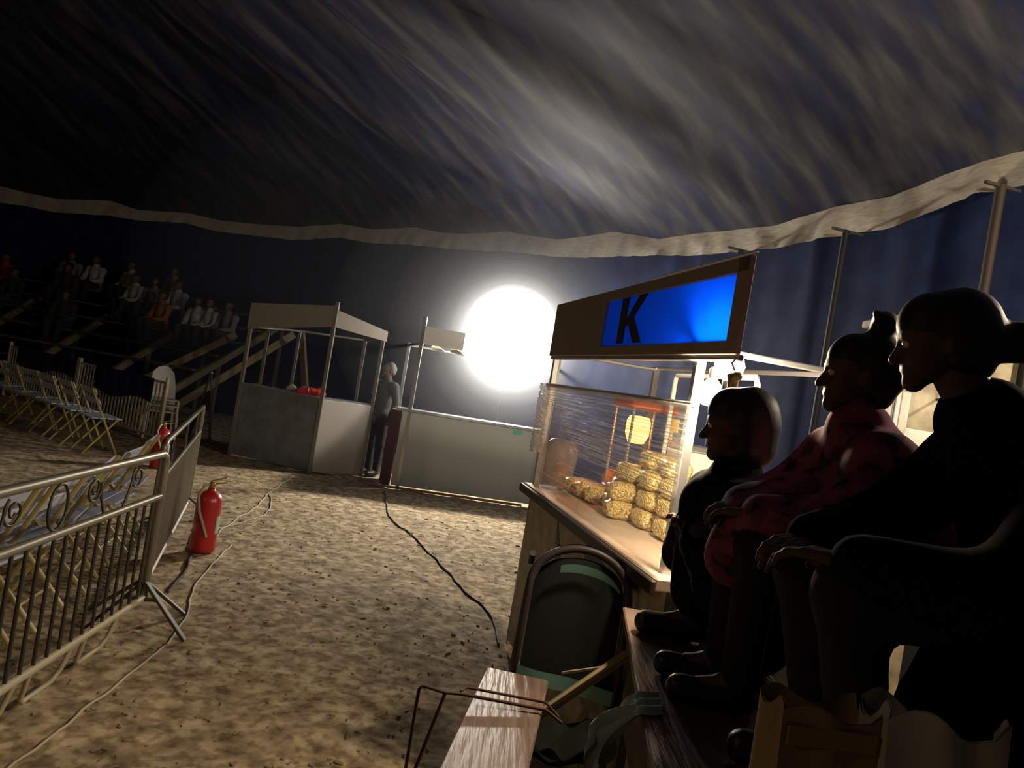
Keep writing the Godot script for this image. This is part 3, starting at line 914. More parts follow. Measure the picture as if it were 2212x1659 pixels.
	for k in 2:
		var ap := thing("candy_apple", ["dark red glossy candy apple bag beside the candy floss", "dark red glossy candy apple bag nearer the popcorn"][k], "candy apple", X * stall_at(0.42 + 0.13 * k, 1.08, 0.62), 0.0, "candy apples behind the popcorn")
		var ab := MB.new()
		ab.lathe([Vector2(0.0, 0.0), Vector2(0.04, 0.004), Vector2(0.062, 0.04), Vector2(0.066, 0.09), Vector2(0.05, 0.13), Vector2(0.02, 0.14), Vector2(0.0, 0.132)], 18)
		part("apple", ab, hexmat("candy_red", "7d2b22", 0.2), ap)
		var sk := MB.new()
		sk.tube([Vector3(0, 0.13, 0), Vector3(0.0, 0.24, 0.01)], 0.005, 6)
		part("stick", sk, M.wood_lit, ap)
	# warm lit cabinet
	var wc := thing("popcorn_warmer", "popcorn warmer cabinet glowing orange behind the film screen", "popcorn machine", X * stall_at(0.52, 1.08, 0.5), X.basis.get_euler().y)
	for q in [[-0.15, -0.13], [0.15, -0.13], [-0.15, 0.13], [0.15, 0.13]]:
		part("post", bar(Vector3(q[0], 0.12, q[1]), Vector3(q[0], 0.62, q[1]), 0.016), M.aluminium, wc)
	var cb2 := MB.new()
	cb2.box(Vector3(0, 0.06, 0), Vector3(0.33, 0.12, 0.29), Basis(), 0.008)
	part("base", cb2, M.steel_counter, wc)
	var ct := MB.new()
	ct.box(Vector3(0, 0.64, 0), Vector3(0.34, 0.05, 0.3), Basis(), 0.01)
	part("top", ct, hexmat("warm_top", "c0572a", 0.5), wc)
	var el := MB.new()
	el.lathe([Vector2(0.0, 0.0), Vector2(0.05, 0.005), Vector2(0.075, 0.06), Vector2(0.075, 0.14), Vector2(0.06, 0.17), Vector2(0.0, 0.175)], 18, Transform3D(Basis(), Vector3(-0.02, 0.4, 0.02)))
	var em := hexmat("warm_glow", "ffb060", 0.5)
	em.emission_enabled = true; em.emission = Color(1.0, 0.72, 0.4); em.emission_energy_multiplier = 3.5
	part("heat_lamp", el, em, wc)
	lamp_light(OmniLight3D.new(), "warm_light", Vector3(-0.02, 0.47, 0.02), 0.06, Color(1.0, 0.5, 0.22), 0.06, wc)
	var hp := MB.new()
	hp.blob([[Vector3(-0.08, 0.13, 0), Vector3(0.08, 0.13, 0.02), 0.06, 0.07], [Vector3(0, 0.18, 0), Vector3(0.03, 0.2, 0), 0.06, 0.05]], 0.02, 0.04)
	part("popcorn_heap", hp, pop, wc)
	# white machine with the yellow card
	var wm := thing("candy_machine", "white candy machine carrying a yellow card behind the popcorn bags", "machine", X * stall_at(1.05, 1.08, 0.6), X.basis.get_euler().y)
	var wb := MB.new()
	wb.box(Vector3(0, 0.22, 0), Vector3(0.26, 0.44, 0.2), Basis(), 0.012)
	part("body", wb, M.white_paint, wm)
	var wl := MB.new()
	wl.box(Vector3(0, 0.455, 0), Vector3(0.28, 0.03, 0.22), Basis(), 0.008)
	part("lid", wl, M.aluminium, wm)
	var yc := MB.new()
	yc.box(Vector3(-0.12, 0.56, 0.09), Vector3(0.15, 0.075, 0.006), Basis(), 0.002)
	yc.box(Vector3(-0.12, 0.5, 0.088), Vector3(0.01, 0.1, 0.004))
	var ycp := part("price_card", yc, hexmat("yellow_card", "f2c630", 0.5), wm)
	ycp.set_meta("label", "plain yellow card")
	# packet hanging from the end of the top rail
	var hk := thing("hanging_packet", "small pale packet hanging from the rail's end under the blue sign", "packet", X * Vector3(2.47, 1.925, 0.0), X.basis.get_euler().y)
	var h1 := MB.new()
	h1.tube([Vector3(0, 0.015, 0), Vector3(0.0, -0.005, 0.015), Vector3(0, -0.03, 0)], 0.004, 6)
	part("hook", h1, M.aluminium, hk)
	var h2 := MB.new()
	h2.blob([[Vector3(-0.02, -0.05, 0), Vector3(0.025, -0.05, 0), 0.016, 0.018], [Vector3(-0.02, -0.12, 0), Vector3(0.03, -0.13, 0), 0.022, 0.024], [Vector3(0, -0.06, 0), Vector3(0.005, -0.12, 0), 0.018, 0.02]], 0.008, 0.012)
	part("packet", h2, hexmat("packet_foil", "b9a684", 0.3, 0.3), hk)
	var h3 := MB.new()
	h3.box(Vector3(0.02, -0.125, 0.025), Vector3(0.03, 0.03, 0.006), Basis(), 0.002)
	part("blue_print", h3, M.sign_blue, hk)

# ---------------------------------------------------------------- pale cabin beyond the woman
func cabin() -> void:
	var t := thing("ticket_cabin", "pale cream cabin with two white posts, half hidden behind the woman", "cabin", Vector3(2.52, 0, -5.0), 0.0)
	var cm := hexmat("cabin_cream", "c2b9a2", 0.7)
	triplanar(cm, noise_tex(61, 0.02, [[0.0, "aaa496"], [1.0, "ffffff"]], 256, 4), Vector3.ONE * 0.8)
	var b := MB.new()
	b.box(Vector3(0.55, 1.3, -0.22), Vector3(0.8, 2.6, 0.04), Basis(), 0.006)
	part("front_wall", b, cm, t)
	b = MB.new(); b.box(Vector3(0.17, 1.3, -0.5), Vector3(0.04, 2.6, 0.56), Basis(), 0.006)
	part("side_wall", b, cm, t)
	b = MB.new(); b.box(Vector3(0.55, 2.63, -0.48), Vector3(0.9, 0.06, 0.7), Basis(), 0.01)
	part("roof_slab", b, cm, t)
	for x in [0.03, 0.15]:
		b = MB.new(); b.box(Vector3(x, 1.06, -0.12), Vector3(0.065, 2.1, 0.065), Basis(), 0.006)
		part("post", b, M.white_paint, t)
	b = MB.new(); b.box(Vector3(0.98, 1.3, -0.17), Vector3(0.07, 2.6, 0.07), Basis(), 0.006)
	part("post", b, M.black_plastic, t)
	b = MB.new(); b.box(Vector3(0.42, 1.72, -0.185), Vector3(0.46, 0.3, 0.03), Basis(), 0.006)
	part("notice_board", b, M.white_paint, t)
	# the cabin's own little lamp, on an arm above its hatch
	b = MB.new()
	b.tube([Vector3(0.42, 2.1, -0.2), Vector3(0.42, 2.12, 0.05), Vector3(0.42, 2.06, 0.1)], 0.01, 8)
	part("lamp_arm", b, M.lamp_housing, t)
	b = MB.new()
	b.lathe([Vector2(0.0, 1.96), Vector2(0.03, 1.97), Vector2(0.042, 2.0), Vector2(0.03, 2.035), Vector2(0.0, 2.06)], 16, Transform3D(Basis(), Vector3(0.42, 0, 0.1)))
	var em := hexmat("cabin_lamp_glow", "ffffff", 0.4)
	em.emission_enabled = true; em.emission = Color(1.0, 0.95, 0.85); em.emission_energy_multiplier = 5.0
	part("lamp_bulb", b, em, t)
	lamp_light(OmniLight3D.new(), "cabin_light", Vector3(0.42, 2.01, 0.1), 0.07, Color(1.0, 0.93, 0.8), 0.04, t)

# ---------------------------------------------------------------- bleacher under the people
const FOOT_Y := 0.97
const LOW_Y := 0.62
const SEAT_Y := 1.36

func plank(called_from: Vector3, to: Vector3, w: float, m: Material, parent: Node3D, called := "plank") -> void:
	var b := MB.new()
	var dir := (to - called_from).normalized()
	var acr := Vector3.UP.cross(dir).normalized()
	b.beam(called_from - Vector3(0, 0.018, 0) + acr * w * 0.5, to - Vector3(0, 0.018, 0) + acr * w * 0.5, w, 0.036, 0.005)
	part(called, b, m, parent)

func bleacher() -> void:
	var wood := mat("bench_wood", Color(1, 1, 1), 0.4)
	wood.albedo_texture = noise_tex(71, 0.008, [[0.0, "5a4b43"], [0.5, "6a5850"], [1.0, "7a675d"]], 512, 5)
	wood.uv1_scale = Vector3(0.6, 6.0, 1)
	wood.heightmap_enabled = true; wood.heightmap_texture = noise_tex(72, 0.02, [], 256, 4); wood.heightmap_scale = 0.25
	var dark := mat("bench_dark", Color(1, 1, 1), 0.65)
	dark.albedo_texture = noise_tex(73, 0.01, [[0.0, "3a2f28"], [1.0, "5d4c40"]], 256, 4)
	dark.uv1_scale = Vector3(0.6, 4, 1)
	var steel := hexmat("bench_steel", "5c5146", 0.6, 0.4)
	var rust := hexmat("rusty_rod", "4b3226", 0.8, 0.3)
	var lo := thing("bench", "lowest narrow bleacher plank with a rusty rod bracket across it", "bench")
	plank(Vector3(0.085, LOW_Y, -2.9), Vector3(-0.10, LOW_Y, -1.55), 0.245, wood, lo)
	for z in [-2.5, -1.75]:
		var x: float = 0.085 + (z + 2.9) * -0.137
		for dx in [0.02, 0.22]:
			var b := MB.new()
			b.beam(Vector3(x + dx, 0, z), Vector3(x + dx, LOW_Y - 0.036, z), 0.04, 0.04, 0.004)
			part("leg", b, steel, lo)
	var rod := MB.new()
	rod.tube([Vector3(-0.14, 0.0, -2.53), Vector3(-0.14, LOW_Y + 0.03, -2.52), Vector3(-0.13, LOW_Y + 0.045, -2.52), Vector3(-0.05, LOW_Y + 0.03, -2.53), Vector3(0.01, LOW_Y + 0.03, -2.54), Vector3(0.3, LOW_Y + 0.015, -2.56), Vector3(0.36, LOW_Y - 0.02, -2.56)], 0.006, 8)
	rod.tube([Vector3(-0.05, LOW_Y + 0.03, -2.53), Vector3(-0.08, LOW_Y - 0.1, -2.5), Vector3(-0.13, 0.3, -2.46), Vector3(-0.2, 0.0, -2.4)], 0.006, 8)
	rod.tube([Vector3(0.0, LOW_Y + 0.03, -2.56), Vector3(0.02, LOW_Y + 0.035, -2.59), Vector3(0.3, LOW_Y + 0.02, -2.61), Vector3(0.35, LOW_Y - 0.01, -2.58)], 0.005, 8)
	part("rod_bracket", rod, rust, lo)
	var up := thing("bench", "broad foot plank with shoes on it, above the lowest bench", "bench")
	plank(Vector3(0.545, FOOT_Y, -2.78), Vector3(0.37, FOOT_Y, -1.0), 0.45, wood, up)
	for z in [-2.6, -1.2]:
		var x: float = 0.565 + (z + 2.78) * -0.098
		for dx in [0.04, 0.38]:
			var b := MB.new()
			b.beam(Vector3(x + dx, 0, z), Vector3(x + dx, FOOT_Y - 0.036, z), 0.04, 0.04, 0.004)
			part("leg", b, steel, up)
	# slanted angle iron that ties the two planks
	var st := MB.new()
	st.beam(Vector3(0.27, 0.56, -2.66), Vector3(0.56, 0.86, -2.62), 0.035, 0.012, 0.002)
	st.beam(Vector3(0.27, 0.54, -2.68), Vector3(0.56, 0.84, -2.64), 0.006, 0.04, 0.002)
	st.beam(Vector3(0.36, 0.70, -2.75), Vector3(0.5, 0.78, -2.66), 0.02, 0.008)
	part("angle_iron", st, hexmat("angle_paint", "8f8168", 0.6), up)
	var rb := MB.new()
	rb.beam(Vector3(0.59, 0.78, -2.7), Vector3(0.43, 0.78, -1.0), 0.02, 0.3, 0.003)
	part("riser_board", rb, dark, up)
	var se := thing("bench", "upper seat plank under the girl and the woman", "bench")
	plank(Vector3(1.0, SEAT_Y, -2.4), Vector3(0.9, SEAT_Y, -0.9), 0.34, dark, se)
	for z in [-2.3, -1.0]:
		for dx in [0.06, 0.28]:
			var b := MB.new()
			b.beam(Vector3(0.97 + dx, 0, z), Vector3(0.97 + dx, SEAT_Y - 0.036, z), 0.04, 0.04, 0.004)
			part("leg", b, steel, se)
	# black sheet added for the unlit dark behind the seats
	var sk := MB.new()
	sk.slab(30, 6, func(u, w): return Vector3(1.5 + 0.05 * sin(u * 20.0), lerpf(0.0, 1.9, w), lerpf(-2.6, -0.3, u)), Vector3(0.02, 0, 0))
	var o := part("dark_backdrop", sk, M.backdrop_black, self)
	tag(o, "black sheet added for the unlit dark behind the upper seats of the bleacher", "cloth")
	# things on the foot plank: a tan paper bag and a white bag with black straps
	var tb := thing("paper_bag", "plain tan paper bag standing on the foot plank below the woman", "bag", Vector3(0.585, FOOT_Y, -1.22), 0.1)
	var pb := MB.new()
	paper_bag(pb, 0.16, 0.315, 0.1, 0.012)
	part("bag", pb, hexmat("tan_paper", "a58a64", 0.85), tb)
	var fl := MB.new()
	fl.box(Vector3(0.0, 0.28, 0.046), Vector3(0.15, 0.03, 0.004), Basis(), 0.001)
	part("folded_rim", fl, M.tan_paper, tb)
	var wb := thing("tote_bag", "white bag with black straps beside the tan paper bag", "bag", Vector3(0.765, FOOT_Y, -1.21), 0.06)
	var w1 := MB.new()
	paper_bag(w1, 0.19, 0.33, 0.1, 0.02)
	part("bag", w1, hexmat("white_bag", "cfcabc", 0.7), wb)
	var w2 := MB.new()
	w2.box(Vector3(0.005, 0.13, 0.055), Vector3(0.018, 0.26, 0.006), Basis(), 0.002)
	w2.box(Vector3(0.05, 0.235, 0.0555), Vector3(0.09, 0.014, 0.006), Basis(Vector3.BACK, -0.06), 0.002)
	part("strap", w2, M.black_plastic, wb)

func paper_bag(b: MB, w: float, h: float, d: float, sag: float) -> void:
	var f := func(u: float, k: float) -> Vector3:
		var a := u * 4.0
		var e := int(a) % 4
		var q := a - int(a)
		var c := [Vector2(-1, 1), Vector2(1, 1), Vector2(1, -1), Vector2(-1, -1)]
		var p: Vector2 = c[e].lerp(c[(e + 1) % 4], q)
		var wv := sag * sin(q * TAU + e) * k
		return Vector3(p.x * w * (0.5 + 0.02 * k) + wv * 0.3, h * k + wv, p.y * d * (0.5 - 0.08 * k) + sag * 0.4 * sin(q * 9.0 + k * 4.0) * k)
	b.sheet(48, 8, f, Vector2(2, 1))
	b.sheet(48, 8, func(u, k): return f.call(u, k) * Vector3(0.97, 1.0, 0.95) + Vector3(0, 0.002, 0), Vector2(2, 1), true)
	b.poly([Vector3(-w / 2, 0.001, d / 2), Vector3(w / 2, 0.001, d / 2), Vector3(w / 2, 0.001, -d / 2), Vector3(-w / 2, 0.001, -d / 2)], Vector3.DOWN)

# ---------------------------------------------------------------- crowd barriers beside the ring
func scroll(c: Vector3, r: float, turns: float, start: float, dir: float) -> Array:
	var pts := []
	for i in 34:
		var k := i / 33.0
		var a := start + dir * k * TAU * turns
		var rr := r * (1.0 - 0.82 * k)
		pts.append(c + Vector3(cos(a) * rr, sin(a) * rr, 0))
	return pts

func barriers() -> void:
	# local x runs from the far corner towards the camera, z to the right
	var turn := -atan2(0.999, 0.044)
	var t := thing("crowd_barrier", "worn steel crowd barrier with scrollwork, running out of the picture's edge", "barrier", Vector3(-1.84, 0, -4.18), turn)
	var n := 2.35
	var fr := MB.new()
	fr.tube([Vector3(0.0, 0.18, 0), Vector3(0.0, 0.95, 0), Vector3(0.015, 1.0, 0), Vector3(0.06, 1.02, 0), Vector3(n - 0.06, 1.02, 0), Vector3(n - 0.015, 1.0, 0), Vector3(n, 0.95, 0), Vector3(n, 0.18, 0)], 0.021, 12)
	part("frame", fr, M.worn_tube, t)
	var pale := hexmat("pale_tube", "b9b098", 0.55, 0.1)
	for y in [0.775, 0.2]:
		var b := MB.new()
		b.tube([Vector3(0, y, 0), Vector3(n, y, 0)], 0.02, 10)
		part("rail", b, M.worn_tube if y > 0.5 else pale, t)
	for k in 23:
		var b := MB.new()
		b.tube([Vector3(0.09 + k * 0.095, 0.2, 0), Vector3(0.09 + k * 0.095, 0.775, 0)], 0.0085, 8)
		part("bar", b, M.dark_tube, t)
	for q in [[0.33, 1], [0.76, -1], [1.36, 1], [1.7, -1]]:
		var b := MB.new()
		b.tube(scroll(Vector3(q[0], 0.93, 0), 0.065, 1.6, -1.2 * q[1] + PI / 2 + 0.6, -float(q[1])), 0.006, 6)
		b.tube([Vector3(q[0] + 0.05 * q[1], 0.95, 0), Vector3(q[0] + 0.07 * q[1], 0.88, 0), Vector3(q[0] + 0.12 * q[1], 0.79, 0)], 0.007, 6)
		part("scroll", b, M.dark_tube, t)
	for x in [1.05, 1.98]:
		var b := MB.new()
		var o := []
		for i in 24:
			o.append(Vector3(x + cos(TAU * i / 24) * 0.07, 0.895 + sin(TAU * i / 24) * 0.1, 0))
		b.tube(o, 0.007, 6, -1.0, true)
		part("ring", b, M.dark_tube, t)
	for q in [[0.02, 0.3], [n - 0.1, 0.28]]:
		var b := MB.new()
		b.beam(Vector3(q[0], 0.3, 0.0), Vector3(q[0] + 0.02, 0.0, 0.27), 0.035, 0.018, 0.003)
		b.beam(Vector3(q[0], 0.3, 0.0), Vector3(q[0], 0.0, -0.27), 0.035, 0.018, 0.003)
		b.beam(Vector3(q[0], 0.2, -0.09), Vector3(q[0] + 0.01, 0.2, 0.09), 0.03, 0.012)
		part("foot", b, M.dark_tube, t)
	for x in [0.28, 0.72, 1.15, 1.6]:
		var b := MB.new()
		b.tube([Vector3(x, 0.2, 0), Vector3(x + 0.02, 0.08, 0.03), Vector3(x + 0.06, 0.035, 0.045), Vector3(x + 0.28, 0.035, 0.045), Vector3(x + 0.32, 0.07, 0.03), Vector3(x + 0.33, 0.2, 0)], 0.012, 8)
		part("loop", b, pale, t)
	# second barrier, turned away towards the kiosk
	var a2 := Vector3(-1.97, 0, -4.42)
	var e2 := Vector3(-2.8, 0, -6.95)
	var n2 := a2.distance_to(e2)
	var t2 := thing("crowd_barrier", "close-barred steel barrier seen almost end on beside the fire extinguisher", "barrier", a2, -atan2(e2.z - a2.z, e2.x - a2.x))
	fr = MB.new()
	fr.tube([Vector3(0.0, 0.12, 0), Vector3(0.0, 1.0, 0), Vector3(0.03, 1.04, 0), Vector3(n2 - 0.03, 1.04, 0), Vector3(n2, 1.0, 0), Vector3(n2, 0.12, 0)], 0.02, 10)
	part("frame", fr, M.worn_tube, t2)
	for y in [0.8, 0.15]:
		var b := MB.new()
		b.tube([Vector3(0, y, 0), Vector3(n2, y, 0)], 0.017, 8)
		part("rail", b, M.white_paint if y < 0.5 else M.worn_tube, t2)
	for k in 44:
		var b := MB.new()
		b.tube([Vector3(0.05 + k * 0.06, 0.15, 0), Vector3(0.05 + k * 0.06, 0.8, 0)], 0.0075, 6)
		part("bar", b, M.galvanised, t2)
	for x in [0.06, n2 - 0.06]:
		var b := MB.new()
		b.beam(Vector3(x, 0.2, 0.0), Vector3(x, 0.0, 0.26), 0.03, 0.018, 0.003)
		b.beam(Vector3(x, 0.2, 0.0), Vector3(x, 0.0, -0.26), 0.03, 0.018, 0.003)
		part("foot", b, M.dark_tube, t2)
	for k in 3:
		var b := MB.new()
		var o := []
		for i in 20:
			o.append(Vector3(0.5 + k * 0.85 + cos(TAU * i / 20) * 0.06, 0.92 + sin(TAU * i / 20) * 0.09, 0))
		b.tube(o, 0.006, 6, -1.0, true)
		part("ring", b, M.dark_tube, t2)

# ---------------------------------------------------------------- folding chairs and the ring fence
func make_chair() -> Node3D:   # faces -z; base at y 0
	var t := thing("folding_chair", "", "chair", Vector3.ZERO, 0.0, "folding chairs at the ringside")
	var leg := hexmat("chair_leg", "b3a468", 0.5)
	var slat := hexmat("chair_slat", "c3cbe6", 0.45)
	for sx in [-0.2, 0.2]:
		part("leg", bar(Vector3(sx, 0.0, -0.2), Vector3(sx, 0.82, 0.2), 0.024), leg, t)
		part("leg", bar(Vector3(sx * 0.88, 0.0, 0.2), Vector3(sx * 0.88, 0.45, -0.17), 0.024), leg, t)
	part("stretcher", bar(Vector3(-0.2, 0.13, -0.136), Vector3(0.2, 0.13, -0.136), 0.018), leg, t)
	part("stretcher", bar(Vector3(-0.176, 0.13, 0.093), Vector3(0.176, 0.13, 0.093), 0.018), leg, t)
	for k in 4:
		var b := MB.new()
		b.box(Vector3(0, 0.455, -0.16 + k * 0.095), Vector3(0.44, 0.016, 0.08), Basis(), 0.004)
		part("seat_slat", b, slat, t)
	for k in 2:
		var b := MB.new()
		b.box(Vector3(0, 0.66 + k * 0.12, 0.122 + k * 0.058 - 0.022), Vector3(0.44, 0.085, 0.014), Basis(Vector3.RIGHT, 0.45), 0.004)
		part("back_slat", b, slat, t)
	return t

func face(at: Vector3, toward: Vector3) -> float:   # turn so that local -z looks at toward
	var d := toward - at
	return atan2(-d.x, -d.z)

func ring_side() -> void:
	var c := make_chair()
	var spots := []
	for k in 6:
		spots.append([Vector3(-5.1 - 0.5 * k, 0, -9.45 - 0.36 * k), 0, "pale blue slatted folding chair in the far ringside row, %s from the fence's corner" % ["first", "second", "third", "fourth", "fifth", "sixth"][k]])
	var near := [[-2.45, 3.55], [-2.5, 4.1], [-2.62, 4.7], [-2.75, 5.3], [-2.95, 5.95]]
	for k in 5:
		spots.append([Vector3(near[k][0], 0, -near[k][1]), 1, "pale blue folding chair behind the scrollwork barrier, %s from the camera" % ["first", "second", "third", "fourth", "fifth"][k]])
	for k in spots.size():
		var q: Array = spots[k]
		var o: Node3D = c if k == 0 else dup(c, "folding_chair", "", Vector3.ZERO, 0)
		o.position = q[0]
		o.rotation.y = face(q[0], Vector3(-11.3, 0, -1.0) if q[1] == 0 else Vector3(-9.0, 0, -3.5)) + rng.randf_range(-0.15, 0.15) + (PI if q[1] == 0 else 0.0)
		o.set_meta("label", q[2])
	# fence of flat bars round the ring
	var p0 := Vector3(-4.95, 0, -10.86)
	var step := Vector3(-4.25, 0, -2.74).normalized()
	var fl := hexmat("fence_bar", "cfcab2", 0.5)
	for q in [[0.0, 2.45, "low fence of pale flat bars with a navy banner, nearest the leaning timber", 26], [2.5, 4.9, "low fence of pale flat bars further along the ring, second length", 26]]:
		var t := thing("ring_fence", q[2], "fence", p0 + step * q[0], -atan2(step.z, step.x))
		var n: float = q[1] - q[0]
		for y in [0.9, 0.1]:
			part("rail", bar(Vector3(0, y, 0), Vector3(n, y, 0), 0.03), fl, t)
		for x in [0.0, n]:
			part("post", bar(Vector3(x, 0, 0), Vector3(x, 0.98, 0), 0.045), fl, t)
		for k in q[3]:
			var b := MB.new()
			b.box(Vector3((k + 0.7) * n / (q[3] + 0.4), 0.5, 0.0), Vector3(0.036, 0.8, 0.012), Basis(), 0.002)
			part("bar", b, fl, t)
	var nm := hexmat("navy_cloth", "1b1f52", 0.8)
	for q in [[0.35, 1.95, 0.56, "navy blue banner hung over the fence nearest the leaning timber"], [2.6, 4.6, 0.62, "dark navy banner hung over the fence's second length"]]:
		var t := MB.new()
		var s0: float = q[0]
		var s1: float = q[1]
		var yb: float = q[2]
		t.slab(40, 8, func(u, w): return p0 + step * lerpf(s0, s1, u) + Vector3(0.03, lerpf(0.935, yb + 0.05 * sin(u * 7.0), w), 0.05) + Vector3(0.3, 0, 0.5).normalized() * 0.02 * sin(u * 30.0), Vector3(0.003, 0, 0.005))
		var o := part("banner", t, nm, self)
		tag(o, q[3], "banner", "banners on the ring fence")
	# stacked white plastic chairs beyond the fence corner
	for k in 3:
		var w := thing("plastic_chair", "%s white plastic chair of the stack beyond the fence's corner post" % ["lowest", "middle", "topmost"][k], "chair", Vector3(-5.3, 0, -11.55), 0.6, "stacked white plastic chairs")
		var y := 0.09 * k
		var bk := MB.new()
		bk.slab(14, 10, func(u, v): return Vector3(lerpf(-0.2, 0.2, u) * (1.0 - 0.25 * v * v), y + 0.42 + 0.5 * v - 0.1 * v * pow(2.0 * u - 1.0, 2.0), -0.19 - 0.1 * v + 0.06 * pow(2.0 * u - 1.0, 2.0)), Vector3(0, 0, -0.012))
		part("backrest", bk, M.white_paint, w)
		var s := MB.new()
		s.box(Vector3(0, y + 0.42, 0.0), Vector3(0.42, 0.02, 0.4), Basis(), 0.006)
		part("seat", s, M.white_paint, w)
		for q in [[-1, -1], [1, -1], [-1, 1], [1, 1]]:
			var l := MB.new()
			l.beam(Vector3(q[0] * 0.2, y + 0.42, q[1] * 0.18), Vector3(q[0] * (0.23 - 0.01 * k), y if k == 0 else y + 0.1, q[1] * (0.21 - 0.01 * k)), 0.04, 0.03, 0.005)
			part("leg", l, M.white_paint, w)

# ---------------------------------------------------------------- the stand with spectators across the ring
func stand_row(k: int) -> Vector2:
	return Vector2(13.0 + 0.5 * k, 0.4 + 0.31 * k)

func stands() -> void:
	var wood := hexmat("stand_wood", "5a5148", 0.8)
	var t := thing("stand", "dark raked timber stand against the canvas, across the ring", "stand")
	for k in 7:
		var r := stand_row(k)
		for j in 5:
			var d0 := 67.0 + j * 7.0
			var b := MB.new()
			b.beam(ring(d0 + 0.1, r.x, r.y - 0.02), ring(d0 + 6.9, r.x, r.y - 0.02), 0.28, 0.04, 0.004)
			part("plank", b, wood, t)
	for j in 6:
		var deg := 66.7 + j * 7.0
		var b := MB.new()
		b.beam(ring(deg, 12.7, 0.17), ring(deg, 16.15, 2.28), 0.09, 0.13, 0.01)
		part("stringer", b, hexmat("stringer_wood", "7d7358", 0.75), t)
		b = MB.new()
		b.beam(ring(deg, 14.4, 0.0), ring(deg, 14.4, 1.2), 0.07, 0.07, 0.005)
		part("post", b, wood, t)
		b = MB.new()
		b.beam(ring(deg, 16.0, 0.0), ring(deg, 16.0, 2.15), 0.07, 0.07, 0.005)
		part("post", b, wood, t)
	# loose timbers leaning at the stand's end
	for q in [[Vector3(-5.95, 0.06, -12.6), Vector3(-3.95, 1.95, -13.2), "long pale timber leaning up behind the kiosk's posts"], [Vector3(-6.9, 0.62, -14.0), Vector3(-5.3, 1.78, -14.1), "shorter dim timber leaning on the stand, above the long one"], [Vector3(-3.85, 2.0, -13.3), Vector3(-3.3, 0.0, -13.0), "thin steep timber prop behind the kiosk"]]:
		var o := thing("timber_beam", q[2], "beam", Vector3.ZERO, 0.0, "loose timbers at the end of the stand")
		var b := MB.new()
		b.beam(q[0], q[1], 0.06, 0.13, 0.008)
		part("beam", b, hexmat("timber_pale", "86795a", 0.8), o)
		var g := MB.new()
		g.beam(q[0].lerp(q[1], 0.9), q[0].lerp(q[1], 0.93), 0.075, 0.145, 0.003)
		part("iron_strap", g, M.dark_tube, o)
	# thin steel tripod leg by the kiosk
	var tp := thing("guy_stake", "thin dark tube prop standing before the kiosk, beside the end-on barrier", "prop", Vector3(-4.75, 0, -12.0))
	var b := MB.new()
	b.tube([Vector3(-0.05, 1.1, 0), Vector3(0.12, 0.0, 0.05)], 0.018, 8)
	b.tube([Vector3(-0.05, 1.1, 0), Vector3(-0.25, 0.0, 0.0)], 0.018, 8)
	part("tube", b, M.dark_tube, tp)
	b = MB.new()
	b.lathe([Vector2(0.0, 0.0), Vector2(0.03, 0.0), Vector2(0.03, 0.05), Vector2(0.0, 0.06)], 10, Transform3D(Basis(), Vector3(-0.05, 1.07, 0)))
	part("clamp", b, M.galvanised, tp)

# ---------------------------------------------------------------- extinguishers, cables, cloth
func extinguisher(label: String, at: Vector3, turn: float) -> void:
	var t := thing("fire_extinguisher", label, "extinguisher", at, turn, "red fire extinguishers by the barriers")
	var b := MB.new()
	b.lathe([Vector2(0.0, 0.0), Vector2(0.085, 0.0), Vector2(0.095, 0.012), Vector2(0.098, 0.03), Vector2(0.098, 0.40), Vector2(0.092, 0.435), Vector2(0.07, 0.468), Vector2(0.035, 0.487), Vector2(0.028, 0.495), Vector2(0.028, 0.51), Vector2(0.0, 0.512)], 28)
	part("cylinder", b, M.red_paint, t)
	b = MB.new()
	b.lathe([Vector2(0.0, 0.5), Vector2(0.024, 0.5), Vector2(0.026, 0.545), Vector2(0.016, 0.555), Vector2(0.0, 0.556)], 14)
	b.beam(Vector3(-0.02, 0.535, 0), Vector3(0.11, 0.56, 0), 0.022, 0.008, 0.002)
	b.beam(Vector3(-0.02, 0.56, 0), Vector3(0.1, 0.60, 0), 0.02, 0.007, 0.002)
	part("valve_handle", b, hexmat("valve_metal", "b59b52", 0.35, 0.7), t)
	b = MB.new()
	b.tube([Vector3(-0.02, 0.535, 0.0), Vector3(-0.06, 0.53, 0.04), Vector3(-0.1, 0.46, 0.08), Vector3(-0.08, 0.34, 0.11), Vector3(-0.03, 0.22, 0.115), Vector3(0.0, 0.14, 0.11)], 0.011, 8)
	part("hose", b, hexmat("hose_grey", "b4ac9b", 0.6), t)
	b = MB.new()
	b.sheet(12, 6, func(u, w): return Vector3(cos(lerpf(-0.9, 0.5, u)) * 0.0988, lerpf(0.16, 0.3, w), sin(lerpf(-0.9, 0.5, u)) * -0.0988))
	part("paper_label", b, hexmat("label_teal", "9fc4bd", 0.5), t)

